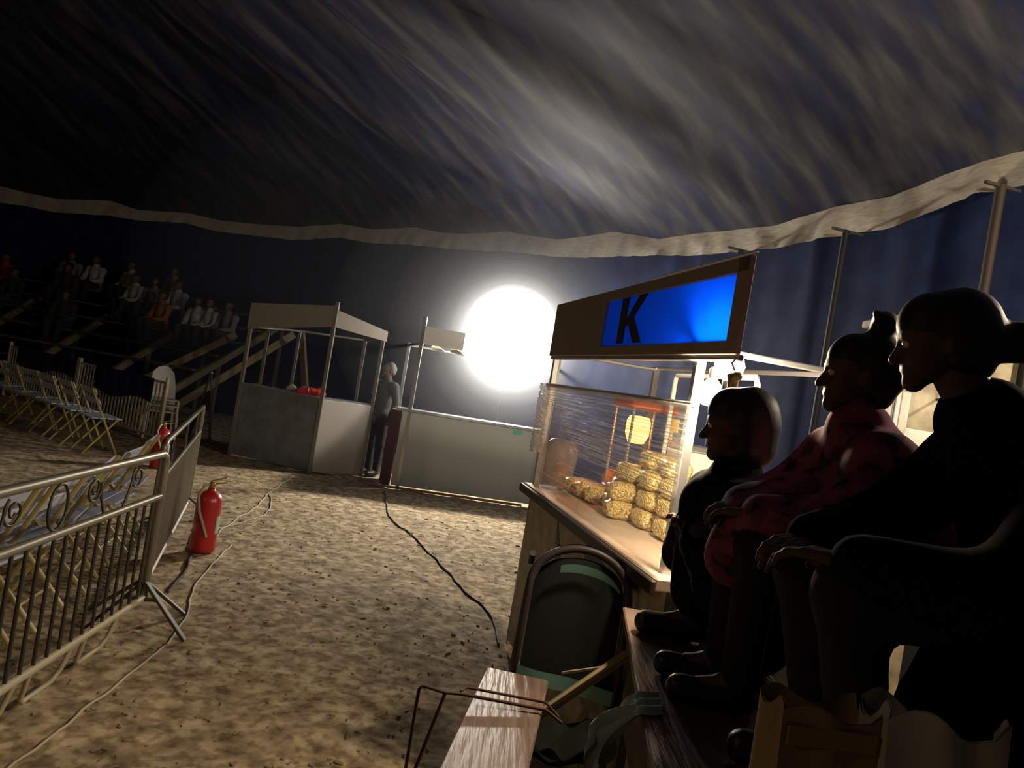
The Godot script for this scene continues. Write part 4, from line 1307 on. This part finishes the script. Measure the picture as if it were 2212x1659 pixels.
func cable(called: String, label: String, pts: Array, r: float, m: Material) -> void:
	var c := Curve3D.new()
	for i in pts.size():
		var p := Vector3(pts[i][0], 0, -pts[i][1])
		var a := Vector3(pts[maxi(i - 1, 0)][0], 0, -pts[maxi(i - 1, 0)][1])
		var z := Vector3(pts[mini(i + 1, pts.size() - 1)][0], 0, -pts[mini(i + 1, pts.size() - 1)][1])
		c.add_point(p, (a - z) / 6.0, (z - a) / 6.0)
	c.bake_interval = 0.05
	var out := []
	for p in c.get_baked_points():
		var w := Vector3(bump.get_noise_2d(p.z * 2.0, 3.0), 0, bump.get_noise_2d(p.x * 2.0, 8.0)) * 0.02
		out.append(Vector3(p.x + w.x, soil(p.x, p.z) + r * 1.1, p.z + w.z))
	var b := MB.new()
	b.tube(out, r, 6)
	var o := part(called, b, m, self)
	tag(o, label, "cable", "")

func small_things() -> void:
	extinguisher("big red fire extinguisher standing on the earth beside the end-on barrier", Vector3(-2.22, 0.0, -5.94), 0.5)
	extinguisher("red fire extinguisher further off, showing above the scrollwork barrier's corner", Vector3(-4.1, 0.0, -9.1), 0.8)
	cable("power_cable", "thin grey cable winding from the dark red booth end to the popcorn stall", [[-1.48, 10.17], [-1.24, 8.99], [-1.04, 8.25], [-0.69, 7.55], [-0.38, 6.78], [-0.12, 6.1], [0.1, 5.6], [0.18, 5.25], [0.2, 4.95]], 0.008, M.cable_dark)
	cable("power_cable", "pale cable lying along the foot of the scrollwork barrier", [[-1.6, 2.3], [-1.6, 2.92], [-1.62, 3.35], [-1.63, 3.7], [-1.62, 4.05], [-1.72, 4.5], [-1.9, 5.09], [-2.02, 5.68], [-2.1, 6.25]], 0.0065, M.cable_white)
	cable("power_cable", "pale cord running from the big extinguisher back to the kiosk", [[-2.3, 6.4], [-2.36, 6.75], [-2.4, 7.28], [-2.48, 8.05], [-2.58, 8.73], [-2.72, 10.14]], 0.007, M.cable_white)
	cable("power_cable", "pale cord looping on the earth beyond the big extinguisher", [[-2.57, 8.7], [-2.35, 8.0], [-2.26, 7.4], [-2.36, 6.85], [-2.45, 6.44]], 0.006, M.cable_white)
	cable("power_cable", "dark hose curled between the end-on barrier and the big extinguisher", [[-2.0, 4.9], [-2.06, 5.25], [-2.17, 5.6], [-2.35, 6.05], [-2.55, 6.6]], 0.011, M.cable_dark)
	# pale teal cloth hung over the foot plank's edge
	var cl := MB.new()
	cl.slab(30, 22, func(u, w):
		var z = -1.97 + 0.13 * u
		var edge = 0.545 + (z + 2.78) * -0.098
		var d: float = 0.25 * w
		var out: float = (0.02 + 0.07 * sin(u * 2.6)) * clampf((d - 0.07) / 0.14, 0.0, 1.0) + 0.012 * sin(u * 24.0 + w * 4.0) * clampf((d - 0.05) / 0.05, 0.0, 1.0)
		var x = edge + 0.05 - d if d < 0.07 else edge - 0.024 - out
		return Vector3(x, FOOT_Y + 0.008 + 0.006 * sin(u * 18.0) if d < 0.06 else FOOT_Y + 0.006 - (d - 0.06) * (0.85 + 0.25 * sin(u * 9.0)), z + 0.02 * sin(w * 7.0)), Vector3(0, 0.004, 0))
	var o := part("cloth", cl, hexmat("teal_cloth", "9fb3ae", 0.9), self)
	tag(o, "pale teal cloth hanging over the foot plank's edge by the jeans", "cloth")
	# scrap of white paper on the upper seat
	var sp := MB.new()
	sp.blob([[Vector3(-0.02, 0.012, 0), Vector3(0.025, 0.014, 0.01), 0.012, 0.014], [Vector3(0, 0.02, 0.01), Vector3(0.02, 0.03, 0), 0.01, 0.008]], 0.006, 0.008)
	var w := part("paper_scrap", sp, M.white_paint, self)
	tag(w, "small scrap of white paper on the upper seat plank", "paper")
	w.position = Vector3(1.1, SEAT_Y, -1.5)

# ---------------------------------------------------------------- stroller
func stroller() -> void:
	var t := thing("stroller", "dark folded-hood baby stroller with teal trim parked by the popcorn stall", "stroller", Vector3(0.425, 0, -3.2), -0.1)
	var fr := hexmat("stroller_frame", "3a3036", 0.45)
	var cl := hexmat("stroller_cloth", "1f2524", 0.95)
	var teal := hexmat("stroller_teal", "6f9d94", 0.9)
	# arch of the backrest: padded tube
	var arch := []
	for i in 25:
		var k := i / 24.0
		var a := PI * (1.0 - k)
		arch.append(Vector3(cos(a) * 0.205, 0.92 + sin(a) * 0.17, 0.12 - 0.02 * sin(a)))
	arch.push_front(Vector3(-0.215, 0.6, 0.1)); arch.push_front(Vector3(-0.215, 0.42, 0.02))
	arch.push_back(Vector3(0.215, 0.6, 0.1)); arch.push_back(Vector3(0.215, 0.42, 0.02))
	var b := MB.new()
	b.tube(arch, 0.017, 10)
	part("frame_arch", b, fr, t)
	b = MB.new()
	b.slab(18, 16, func(u, w):
		var k: float = 2.0 * u - 1.0
		var top := 0.92 + 0.13 * sqrt(maxf(0.0, 1.0 - k * k))
		return Vector3(k * 0.19, lerpf(0.52, top, w), 0.10 + 0.03 * cos(k * 1.4) - 0.02 * w), Vector3(0, 0, -0.02))
	part("backrest", b, cl, t)
	b = MB.new()
	b.slab(16, 4, func(u, w):
		var a := lerpf(2.1, 0.35, u)
		return Vector3(cos(a) * (0.175 - 0.0 * w), 0.915 + sin(a) * (0.118 - 0.035 * w), 0.142 - 0.004 * w), Vector3(0, 0, -0.006))
	part("hood_trim", b, teal, t)
	# folded hood behind the arch
	b = MB.new()
	b.slab(18, 6, func(u, w):
		var a: float = PI * (1.0 - u)
		return Vector3(cos(a) * 0.2, 0.93 + sin(a) * (0.17 - 0.05 * w), 0.1 - 0.16 * w), Vector3(0, 0.01, 0))
	part("hood", b, cl, t)
	b = MB.new()
	b.slab(10, 10, func(u, w): return Vector3(lerpf(-0.19, 0.19, u), 0.50 - 0.05 * sin(w * PI) + 0.03 * (1.0 - w), lerpf(0.13, -0.28, w)), Vector3(0, -0.02, 0))
	part("seat", b, cl, t)
	b = MB.new()
	b.slab(14, 4, func(u, w): return Vector3(lerpf(-0.2, 0.2, u), 0.585 - 0.06 * w - 0.03 * u, 0.15 + 0.012 * sin(u * 8.0)), Vector3(0, 0, -0.006))
	part("seat_trim", b, teal, t)
	b = MB.new()
	b.slab(22, 12, func(u, w): return Vector3(lerpf(-0.19, 0.19, u), 0.40 - 0.16 * w + 0.025 * sin(u * 17.0 + w * 6.0), 0.15 - 0.04 * w + 0.02 * sin(u * 11.0 + 2.0) * w), Vector3(0, 0, -0.01))
	part("basket_cloth", b, hexmat("basket_blue", "63777c", 0.9), t)
	b = MB.new()
	b.slab(10, 8, func(u, w): return Vector3(lerpf(-0.19, 0.19, u), 0.22 + 0.02 * sin(u * 9.0), lerpf(0.12, -0.25, w)), Vector3(0, -0.012, 0))
	part("basket", b, cl, t)
	for sx in [-0.215, 0.215]:
		b = MB.new()
		b.tube([Vector3(sx, 0.45, 0.03), Vector3(sx, 0.1, 0.2)], 0.012, 8)
		b.tube([Vector3(sx, 0.6, 0.1), Vector3(sx, 0.34, -0.1), Vector3(sx, 0.1, -0.3)], 0.012, 8)
		part("leg", b, fr, t)
		b = MB.new()
		b.tube([Vector3(sx, 1.0, 0.1), Vector3(sx * 0.98, 1.05, 0.16)], 0.014, 8)
		part("handle", b, M.black_plastic, t)
	for sx in [-0.215, 0.215]:
		for z in [0.2, -0.3]:
			var w := MB.new()
			w.lathe([Vector2(0.0, -0.02), Vector2(0.035, -0.02), Vector2(0.05, -0.018), Vector2(0.075, -0.016), Vector2(0.085, 0.0), Vector2(0.075, 0.016), Vector2(0.05, 0.018), Vector2(0.035, 0.02), Vector2(0.0, 0.02)], 22, Transform3D(Basis(Vector3.BACK, PI / 2), Vector3(sx + signf(sx) * 0.03, 0.09, z)))
			var wn := part("wheel", w, M.black_plastic, t)
			var h := MB.new()
			h.lathe([Vector2(0.028, -0.023), Vector2(0.032, -0.0), Vector2(0.028, 0.023), Vector2(0.0, 0.025)], 16, Transform3D(Basis(Vector3.BACK, PI / 2), Vector3(sx + signf(sx) * 0.03, 0.09, z)))
			part("hub", h, M.aluminium, wn)

# ---------------------------------------------------------------- people
var hand_mb: MB

func make_hand() -> void:   # wrist at 0, fingers along +x, palm down, thumb towards +z
	hand_mb = MB.new()
	var b := []
	for i in 4:
		var z: float = [0.028, 0.009, -0.010, -0.027][i]
		b.append([Vector3(0.0, 0, z * 0.6), Vector3(0.085, 0, z), 0.015, 0.0115])
		var ln: float = [0.9, 1.0, 0.95, 0.75][i]
		var p := Vector3(0.088, 0, z)
		var a := -0.25
		for j in 3:
			var q = p + Vector3(cos(a), sin(a), z * 0.6) * [0.042, 0.028, 0.022][j] * ln
			b.append([p, q, 0.0092 - 0.0008 * j, 0.0086 - 0.0009 * j])
			p = q
			a -= 0.45
	b.append([Vector3(0.01, -0.004, 0.022), Vector3(0.045, -0.012, 0.048), 0.015, 0.012])
	b.append([Vector3(0.045, -0.012, 0.048), Vector3(0.072, -0.02, 0.058), 0.0105, 0.0095])
	b.append([Vector3(0.072, -0.02, 0.058), Vector3(0.093, -0.028, 0.058), 0.0095, 0.0075])
	hand_mb.blob(b, 0.0042, 0.006)

func head_bones(c: Vector3, f: Vector3, s: float) -> Array:
	var up := Vector3.UP
	var x := up.cross(f).normalized()
	up = f.cross(x).normalized()
	var B := Basis(x, up, f)
	var raw := [[0, .03, -.035, 0, .032, .015, .083, .078], [0, -.01, .0, 0, -.03, .03, .066, .06], [0, -.04, .035, 0, -.085, .062, .05, .026], [.034, -.022, .05, .03, -.03, .055, .03, .028], [-.034, -.022, .05, -.03, -.03, .055, .03, .028],
		[0, .012, .082, 0, -.03, .108, .009, .013], [-.032, .022, .074, .032, .022, .074, .017, .017], [-.017, -.057, .083, .017, -.057, .083, .0085, .0085], [0, -.09, .07, 0, -.09, .07, .02, .02], [.078, .015, -.008, .077, -.02, -.002, .013, .01], [-.078, .015, -.008, -.077, -.02, -.002, .013, .01]]
	var out := []
	for r in raw:
		out.append([c + B * Vector3(r[0], r[1], r[2]) * s, c + B * Vector3(r[3], r[4], r[5]) * s, r[6] * s, r[7] * s])
	return out

# J: named joints in the figure's own axes; s: size of head and girth against a grown-up's
func figure(label: String, J: Dictionary, s: float, looks: Dictionary, at := Vector3.ZERO, cell := 0.017, group := "") -> Node3D:
	var t := thing("person", label, "person", at, 0.0, group)
	var f: Vector3 = (J.face as Vector3).normalized()
	var hs: float = s * looks.get("head", 1.0)
	var skin := []
	skin.append([J.pelvis, J.pelvis.lerp(J.chest, 0.5), 0.115 * s, 0.105 * s])
	skin.append([J.pelvis.lerp(J.chest, 0.5), J.chest, 0.11 * s, 0.115 * s])
	skin.append([J.chest, J.neck, 0.09 * s, 0.055 * s])
	skin.append([J.neck, J.head.lerp(J.neck, 0.35), 0.052 * s, 0.05 * s])
	skin.append([J.sh[0].lerp(J.chest, 0.1), J.sh[1].lerp(J.chest, 0.1), 0.06 * s, 0.06 * s])
	var coat := []
	var legs := []
	var g: float = looks.get("bulk", 0.02)
	for q in skin.slice(0, 3):
		coat.append([q[0], q[1], q[2] + g, q[3] + g])
	coat.append([J.sh[0].lerp(J.chest, 0.1), J.sh[1].lerp(J.chest, 0.1), 0.062 * s + g, 0.062 * s + g])
	coat.append([J.hip[0], J.hip[1], 0.105 * s + g, 0.105 * s + g])
	coat.append_array(looks.get("skirt", []))
	for k in 2:
		for q in [[J.sh[k], J.el[k], 0.05, 0.04], [J.el[k], J.wr[k], 0.04, 0.028]]:
			skin.append([q[0], q[1], q[2] * s, q[3] * s])
			var e: Vector3 = q[1] if q[1] != J.wr[k] else q[0].lerp(q[1], 0.9)
			coat.append([q[0], e, q[2] * s + g, q[3] * s + g * 0.8])
		for q in [[J.hip[k], J.kn[k], 0.085, 0.058], [J.kn[k], J.an[k], 0.056, 0.038]]:
			skin.append([q[0], q[1], q[2] * s, q[3] * s])
			legs.append([q[0], q[1], q[2] * s + 0.012, q[3] * s + 0.014])
		skin.append([J.an[k], J.to[k], 0.036 * s, 0.026 * s])
	legs.append([J.hip[0], J.hip[1], 0.1 * s, 0.1 * s])
	var body := MB.new()
	body.blob(skin, cell, 0.03)
	body.blob(head_bones(J.head, f, hs), cell * 0.36 if cell < 0.02 else cell * 0.6, 0.014 * s)
	if looks.get("hands", true):
		for k in 2:
			var d: Vector3 = (J.get("hand", [J.wr[0] - J.el[0], J.wr[1] - J.el[1]])[k]).normalized()
			var y := Vector3.UP
			if absf(d.dot(y)) > 0.95:
				y = f
			var z := d.cross(y).normalized()
			y = z.cross(d).normalized()
			var B := Basis(d, y, z)
			if k == 1:
				B = Basis(d, y, -z)
			body.join(hand_mb, Transform3D(B.scaled(Vector3.ONE * s), J.wr[k] - d * 0.01), k == 1)
	part("body", body, looks.get("skin", M.skin), t)
	var c := MB.new()
	c.blob(coat, cell, 0.035)
	part("jacket", c, looks.coat, t)
	var l := MB.new()
	l.blob(legs, cell, 0.03)
	part("trousers", l, looks.legs, t)
	for k in 2:
		var sh := MB.new()
		var a: Vector3 = J.an[k]
		var b: Vector3 = J.to[k]
		var heel: Vector3 = a + (a - b).normalized() * 0.03 * s
		heel.y = b.y
		sh.blob([[heel, b, 0.034 * s, 0.034 * s], [a, heel.lerp(b, 0.35), 0.042 * s, 0.042 * s], [heel.lerp(b, 0.5), b, 0.042 * s, 0.038 * s]], 0.011 if cell < 0.02 else 0.02, 0.02)
		part("shoe", sh, looks.get("shoes", M.black_plastic), t)
	# hair
	var x := Vector3.UP.cross(f).normalized()
	var up := f.cross(x).normalized()
	var B := Basis(x, up, f)
	var hb := []
	for r in looks.get("hair_shape", [[0, .045, -.04, 0, .05, .012, .089, .077], [0, .0, -.06, 0, -.03, -.05, .07, .055], [.05, .02, -.03, .052, -.01, -.03, .045, .035], [-.05, .02, -.03, -.052, -.01, -.03, .045, .035]]):
		hb.append([J.head + B * Vector3(r[0], r[1], r[2]) * hs, J.head + B * Vector3(r[3], r[4], r[5]) * hs, r[6] * hs, r[7] * hs])
	var h := MB.new()
	h.blob(hb, 0.009 if cell < 0.02 else 0.02, 0.02)
	part("hair", h, looks.get("hair", M.hair), t)
	if cell < 0.02:
		for sx in [-0.031, 0.031]:
			var e := MB.new()
			e.lathe([Vector2(0.0, -0.011), Vector2(0.008, -0.008), Vector2(0.0115, 0.0), Vector2(0.008, 0.008), Vector2(0.0, 0.011)], 12, Transform3D(B, J.head + B * Vector3(sx, 0.006, 0.079) * hs))
			part("eye", e, M.eye_white, t)
	return t

func pair(a: Vector3, dz: float) -> Array:
	return [a + Vector3(0, 0, dz), a - Vector3(0, 0, dz)]

func people() -> void:
	make_hand()
	var dark := hexmat("dark_jacket", "0f1013", 0.95)
	dark.metallic_specular = 0.2
	var pink := mat("pink_jacket", Color(1, 1, 1), 0.9)
	triplanar(pink, noise_tex(81, 0.016, [[0.0, "1a1014"], [0.36, "20141a"], [0.42, "8a3f56"], [1.0, "9a4e68"]], 256, 2), Vector3.ONE * 3.2, false)
	var jeans := hexmat("dark_jeans", "23242f", 0.9)
	var greyt := hexmat("grey_trousers", "3c3f45", 0.9)
	# customer crouching on the foot plank
	figure("person in dark clothes crouching on the foot plank, facing the popcorn stall's counter",
		{"pelvis": Vector3(0.85, 1.11, -2.38), "chest": Vector3(0.79, 1.40, -2.38), "neck": Vector3(0.755, 1.55, -2.38), "head": Vector3(0.73, 1.70, -2.38), "face": Vector3(-1, -0.12, -0.25),
		"sh": pair(Vector3(0.735, 1.46, -2.38), 0.18), "el": pair(Vector3(0.68, 1.24, -2.36), 0.22), "wr": pair(Vector3(0.63, 1.34, -2.36), 0.07),
		"hip": pair(Vector3(0.85, 1.09, -2.38), 0.09), "kn": pair(Vector3(0.67, 1.34, -2.38), 0.1), "an": [Vector3(0.86, 1.05, -2.30), Vector3(0.73, 1.05, -2.48)], "to": [Vector3(0.74, 1.008, -2.30), Vector3(0.575, 1.008, -2.50)]},
		0.97, {"skirt": [[Vector3(0.70, 1.44, -2.36), Vector3(0.70, 1.18, -2.36), 0.115, 0.1]], "coat": dark, "legs": greyt, "bulk": 0.03, "hair_shape": [[0, .045, -.04, 0, .05, .012, .095, .083], [0, .0, -.06, 0, -.06, -.06, .08, .07], [.05, .02, -.03, .055, -.05, -.03, .05, .04], [-.05, .02, -.03, -.055, -.05, -.03, .05, .04]]})
	# girl in the spotted pink jacket
	figure("girl in a pink jacket with dark spots and a top knot, sitting on the bleacher",
		{"pelvis": Vector3(1.08, 1.46, -1.92), "chest": Vector3(0.95, 1.63, -1.92), "neck": Vector3(0.90, 1.75, -1.92), "head": Vector3(0.875, 1.885, -1.92), "face": Vector3(-1, -0.05, -0.15),
		"sh": pair(Vector3(0.91, 1.67, -1.92), 0.14), "el": [Vector3(0.80, 1.52, -1.73), Vector3(0.78, 1.52, -2.1)], "wr": pair(Vector3(0.655, 1.50, -1.93), 0.07),
		"hip": pair(Vector3(1.07, 1.45, -1.92), 0.08), "kn": pair(Vector3(0.68, 1.42, -1.95), 0.09), "an": pair(Vector3(0.71, 1.05, -2.02), 0.08), "to": pair(Vector3(0.565, 1.005, -2.05), 0.085)},
		0.86, {"skirt": [[Vector3(0.78, 1.48, -1.95), Vector3(0.65, 1.37, -1.95), 0.13, 0.08], [Vector3(0.9, 1.5, -1.93), Vector3(0.72, 1.44, -1.95), 0.15, 0.13]], "coat": pink, "legs": hexmat("girl_trousers", "1d1a22", 0.9), "bulk": 0.035, "hair_shape": [[0, .045, -.04, 0, .05, .012, .092, .08], [0, .0, -.06, 0, -.04, -.05, .074, .06], [.05, .02, -.03, .054, -.02, -.03, .048, .038], [-.05, .02, -.03, -.054, -.02, -.03, .048, .038], [0, .12, -.05, 0, .165, -.06, .035, .04], [0.02, .17, -.05, .04, .19, -.02, .022, .012], [-0.02, .17, -.06, -.05, .18, -.07, .022, .012]]})
	# woman with the low bun
	figure("woman in a dark coat with a low bun, leaning towards the girl in pink",
		{"pelvis": Vector3(1.10, 1.48, -1.42), "chest": Vector3(1.04, 1.68, -1.44), "neck": Vector3(0.945, 1.80, -1.49), "head": Vector3(0.838, 1.94, -1.5), "face": Vector3(-1, -0.22, -0.3),
		"sh": pair(Vector3(1.01, 1.71, -1.44), 0.185), "el": [Vector3(0.84, 1.5, -1.2), Vector3(0.84, 1.52, -1.68)], "wr": [Vector3(0.66, 1.5, -1.36), Vector3(0.66, 1.5, -1.55)],
		"hip": pair(Vector3(1.09, 1.47, -1.42), 0.1), "kn": pair(Vector3(0.68, 1.44, -1.47), 0.1), "an": pair(Vector3(0.78, 1.06, -1.52), 0.09), "to": pair(Vector3(0.64, 1.01, -1.56), 0.095)},
		0.95, {"head": 0.86, "skirt": [[Vector3(1.05, 1.5, -1.34), Vector3(0.86, 1.27, -1.3), 0.17, 0.1], [Vector3(1.08, 1.5, -1.3), Vector3(1.0, 1.2, -1.24), 0.2, 0.1], [Vector3(1.12, 1.62, -1.3), Vector3(1.16, 1.5, -1.1), 0.16, 0.16]], "coat": dark, "legs": jeans, "bulk": 0.04, "hair_shape": [[0, .045, -.045, 0, .05, .014, .094, .082], [0, .0, -.06, 0, -.04, -.06, .078, .06], [.05, .02, -.03, .054, -.03, -.025, .048, .036], [-.05, .02, -.03, -.054, -.03, -.025, .048, .036], [0, .0, -.14, 0, .005, -.165, .045, .042], [0, -.01, -.18, 0.01, -.04, -.215, .025, .012], [0, -.03, -.15, 0.0, -.05, -.2, .022, .01]]})
	# man in the gap between the booths
	figure("grey-haired man in dark clothes standing in the gap between the two booths",
		{"pelvis": Vector3(-1.90, 0.94, -11.35), "chest": Vector3(-1.89, 1.28, -11.35), "neck": Vector3(-1.87, 1.45, -11.34), "head": Vector3(-1.87, 1.60, -11.31), "face": Vector3(-0.8, -0.45, 0.45),
		"sh": [Vector3(-1.74, 1.38, -11.25), Vector3(-2.02, 1.38, -11.45)], "el": [Vector3(-1.66, 1.12, -11.2), Vector3(-2.02, 1.1, -11.42)], "wr": [Vector3(-1.70, 0.95, -11.05), Vector3(-1.98, 0.92, -11.25)],
		"hip": [Vector3(-1.83, 0.9, -11.3), Vector3(-1.98, 0.9, -11.4)], "kn": [Vector3(-1.82, 0.49, -11.26), Vector3(-1.98, 0.49, -11.38)], "an": [Vector3(-1.83, 0.09, -11.3), Vector3(-1.97, 0.09, -11.42)], "to": [Vector3(-1.92, 0.04, -11.16), Vector3(-2.09, 0.04, -11.3)]},
		1.0, {"coat": hexmat("man_jacket", "2b3030", 0.9), "legs": hexmat("man_trousers", "1f2022", 0.9), "bulk": 0.02, "hair": hexmat("grey_hair", "5a554d", 0.85)})
	spectators()

func spectators() -> void:
	# two built figures, the rest are copies with other clothes
	var seatp := func(s: float) -> Dictionary:
		return {"pelvis": Vector3(0, 0.1, 0), "chest": Vector3(0, 0.38, 0.04), "neck": Vector3(0, 0.54, 0.06), "head": Vector3(0, 0.68, 0.08), "face": Vector3(0.1, -0.1, 1),
			"sh": [Vector3(0.18, 0.46, 0.04), Vector3(-0.18, 0.46, 0.04)], "el": [Vector3(0.23, 0.22, 0.14), Vector3(-0.23, 0.22, 0.14)], "wr": [Vector3(0.1, 0.17, 0.34), Vector3(-0.1, 0.17, 0.34)],
			"hip": [Vector3(0.09, 0.08, 0.02), Vector3(-0.09, 0.08, 0.02)], "kn": [Vector3(0.12, 0.12, 0.42), Vector3(-0.12, 0.12, 0.42)], "an": [Vector3(0.11, -0.24, 0.42), Vector3(-0.11, -0.24, 0.42)], "to": [Vector3(0.12, -0.27, 0.56), Vector3(-0.12, -0.27, 0.56)]}
	var cw := hexmat("shirt_white", "a5a5aa", 0.9)
	var cg := hexmat("shirt_grey", "66686e", 0.9)
	var ct := hexmat("shirt_tan", "a89c84", 0.9)
	var co := hexmat("shirt_orange", "8a4c24", 0.9)
	var cr := hexmat("shirt_red", "b01f1c", 0.9)
	var cd := hexmat("shirt_dark", "2a2b30", 0.9)
	var lj := hexmat("spectator_trousers", "23242c", 0.9)
	var a := figure("spectator", seatp.call(1.0), 1.0, {"coat": cw, "legs": lj, "hands": false}, Vector3.ZERO, 0.026, "spectators on the far stand")
	# [degrees round the ring, row, shirt, label]
	var S := [[84.4, 6, cw, "spectator in a white shirt, high in the stand beside the red-shirted one"], [86.6, 6, cg, "spectator in grey on the top row, behind the white shirts"], [85.4, 5, cd, "spectator in dark clothes below the top row, nearest the red shirt"], [81.2, 6, ct, "spectator in pale tan on the top row near the valance's fold"],
		[77.3, 6, cg, "spectator in faded grey, last on the top row"], [79.2, 5, cw, "spectator in white, one of two sitting close under the top row"], [77.6, 5, cg, "spectator in pale grey beside the white shirt, under the top row"], [75.0, 4, co, "spectator in an orange brown top, middle of the stand"],
		[75.3, 5, cw, "spectator in white just behind the orange brown top"], [70.4, 4, cw, "spectator in a white shirt near the stand's end"], [68.6, 4, cg, "spectator in grey at the very end of the stand"], [71.6, 4, cw, "spectator in white next to the dim timber"],
		[90.6, 5, cr, "spectator in a red shirt, highest at the picture's edge"], [88.4, 4, cd, "spectator in black below the red shirt"], [82.4, 3, cd, "spectator in dark clothes in the stand's middle rows"]]
	for k in S.size():
		var q: Array = S[k]
		var o: Node3D = a if k == 0 else dup(a, "person", "", Vector3.ZERO, 0)
		var r := stand_row(q[1])
		o.position = ring(q[0], r.x, r.y)
		o.rotation.y = atan2(TENT.x - o.position.x, TENT.z - o.position.z) + rng.randf_range(-0.3, 0.3)
		o.set_meta("label", q[3])
		(o.get_node("jacket") as MeshInstance3D).material_override = q[2]
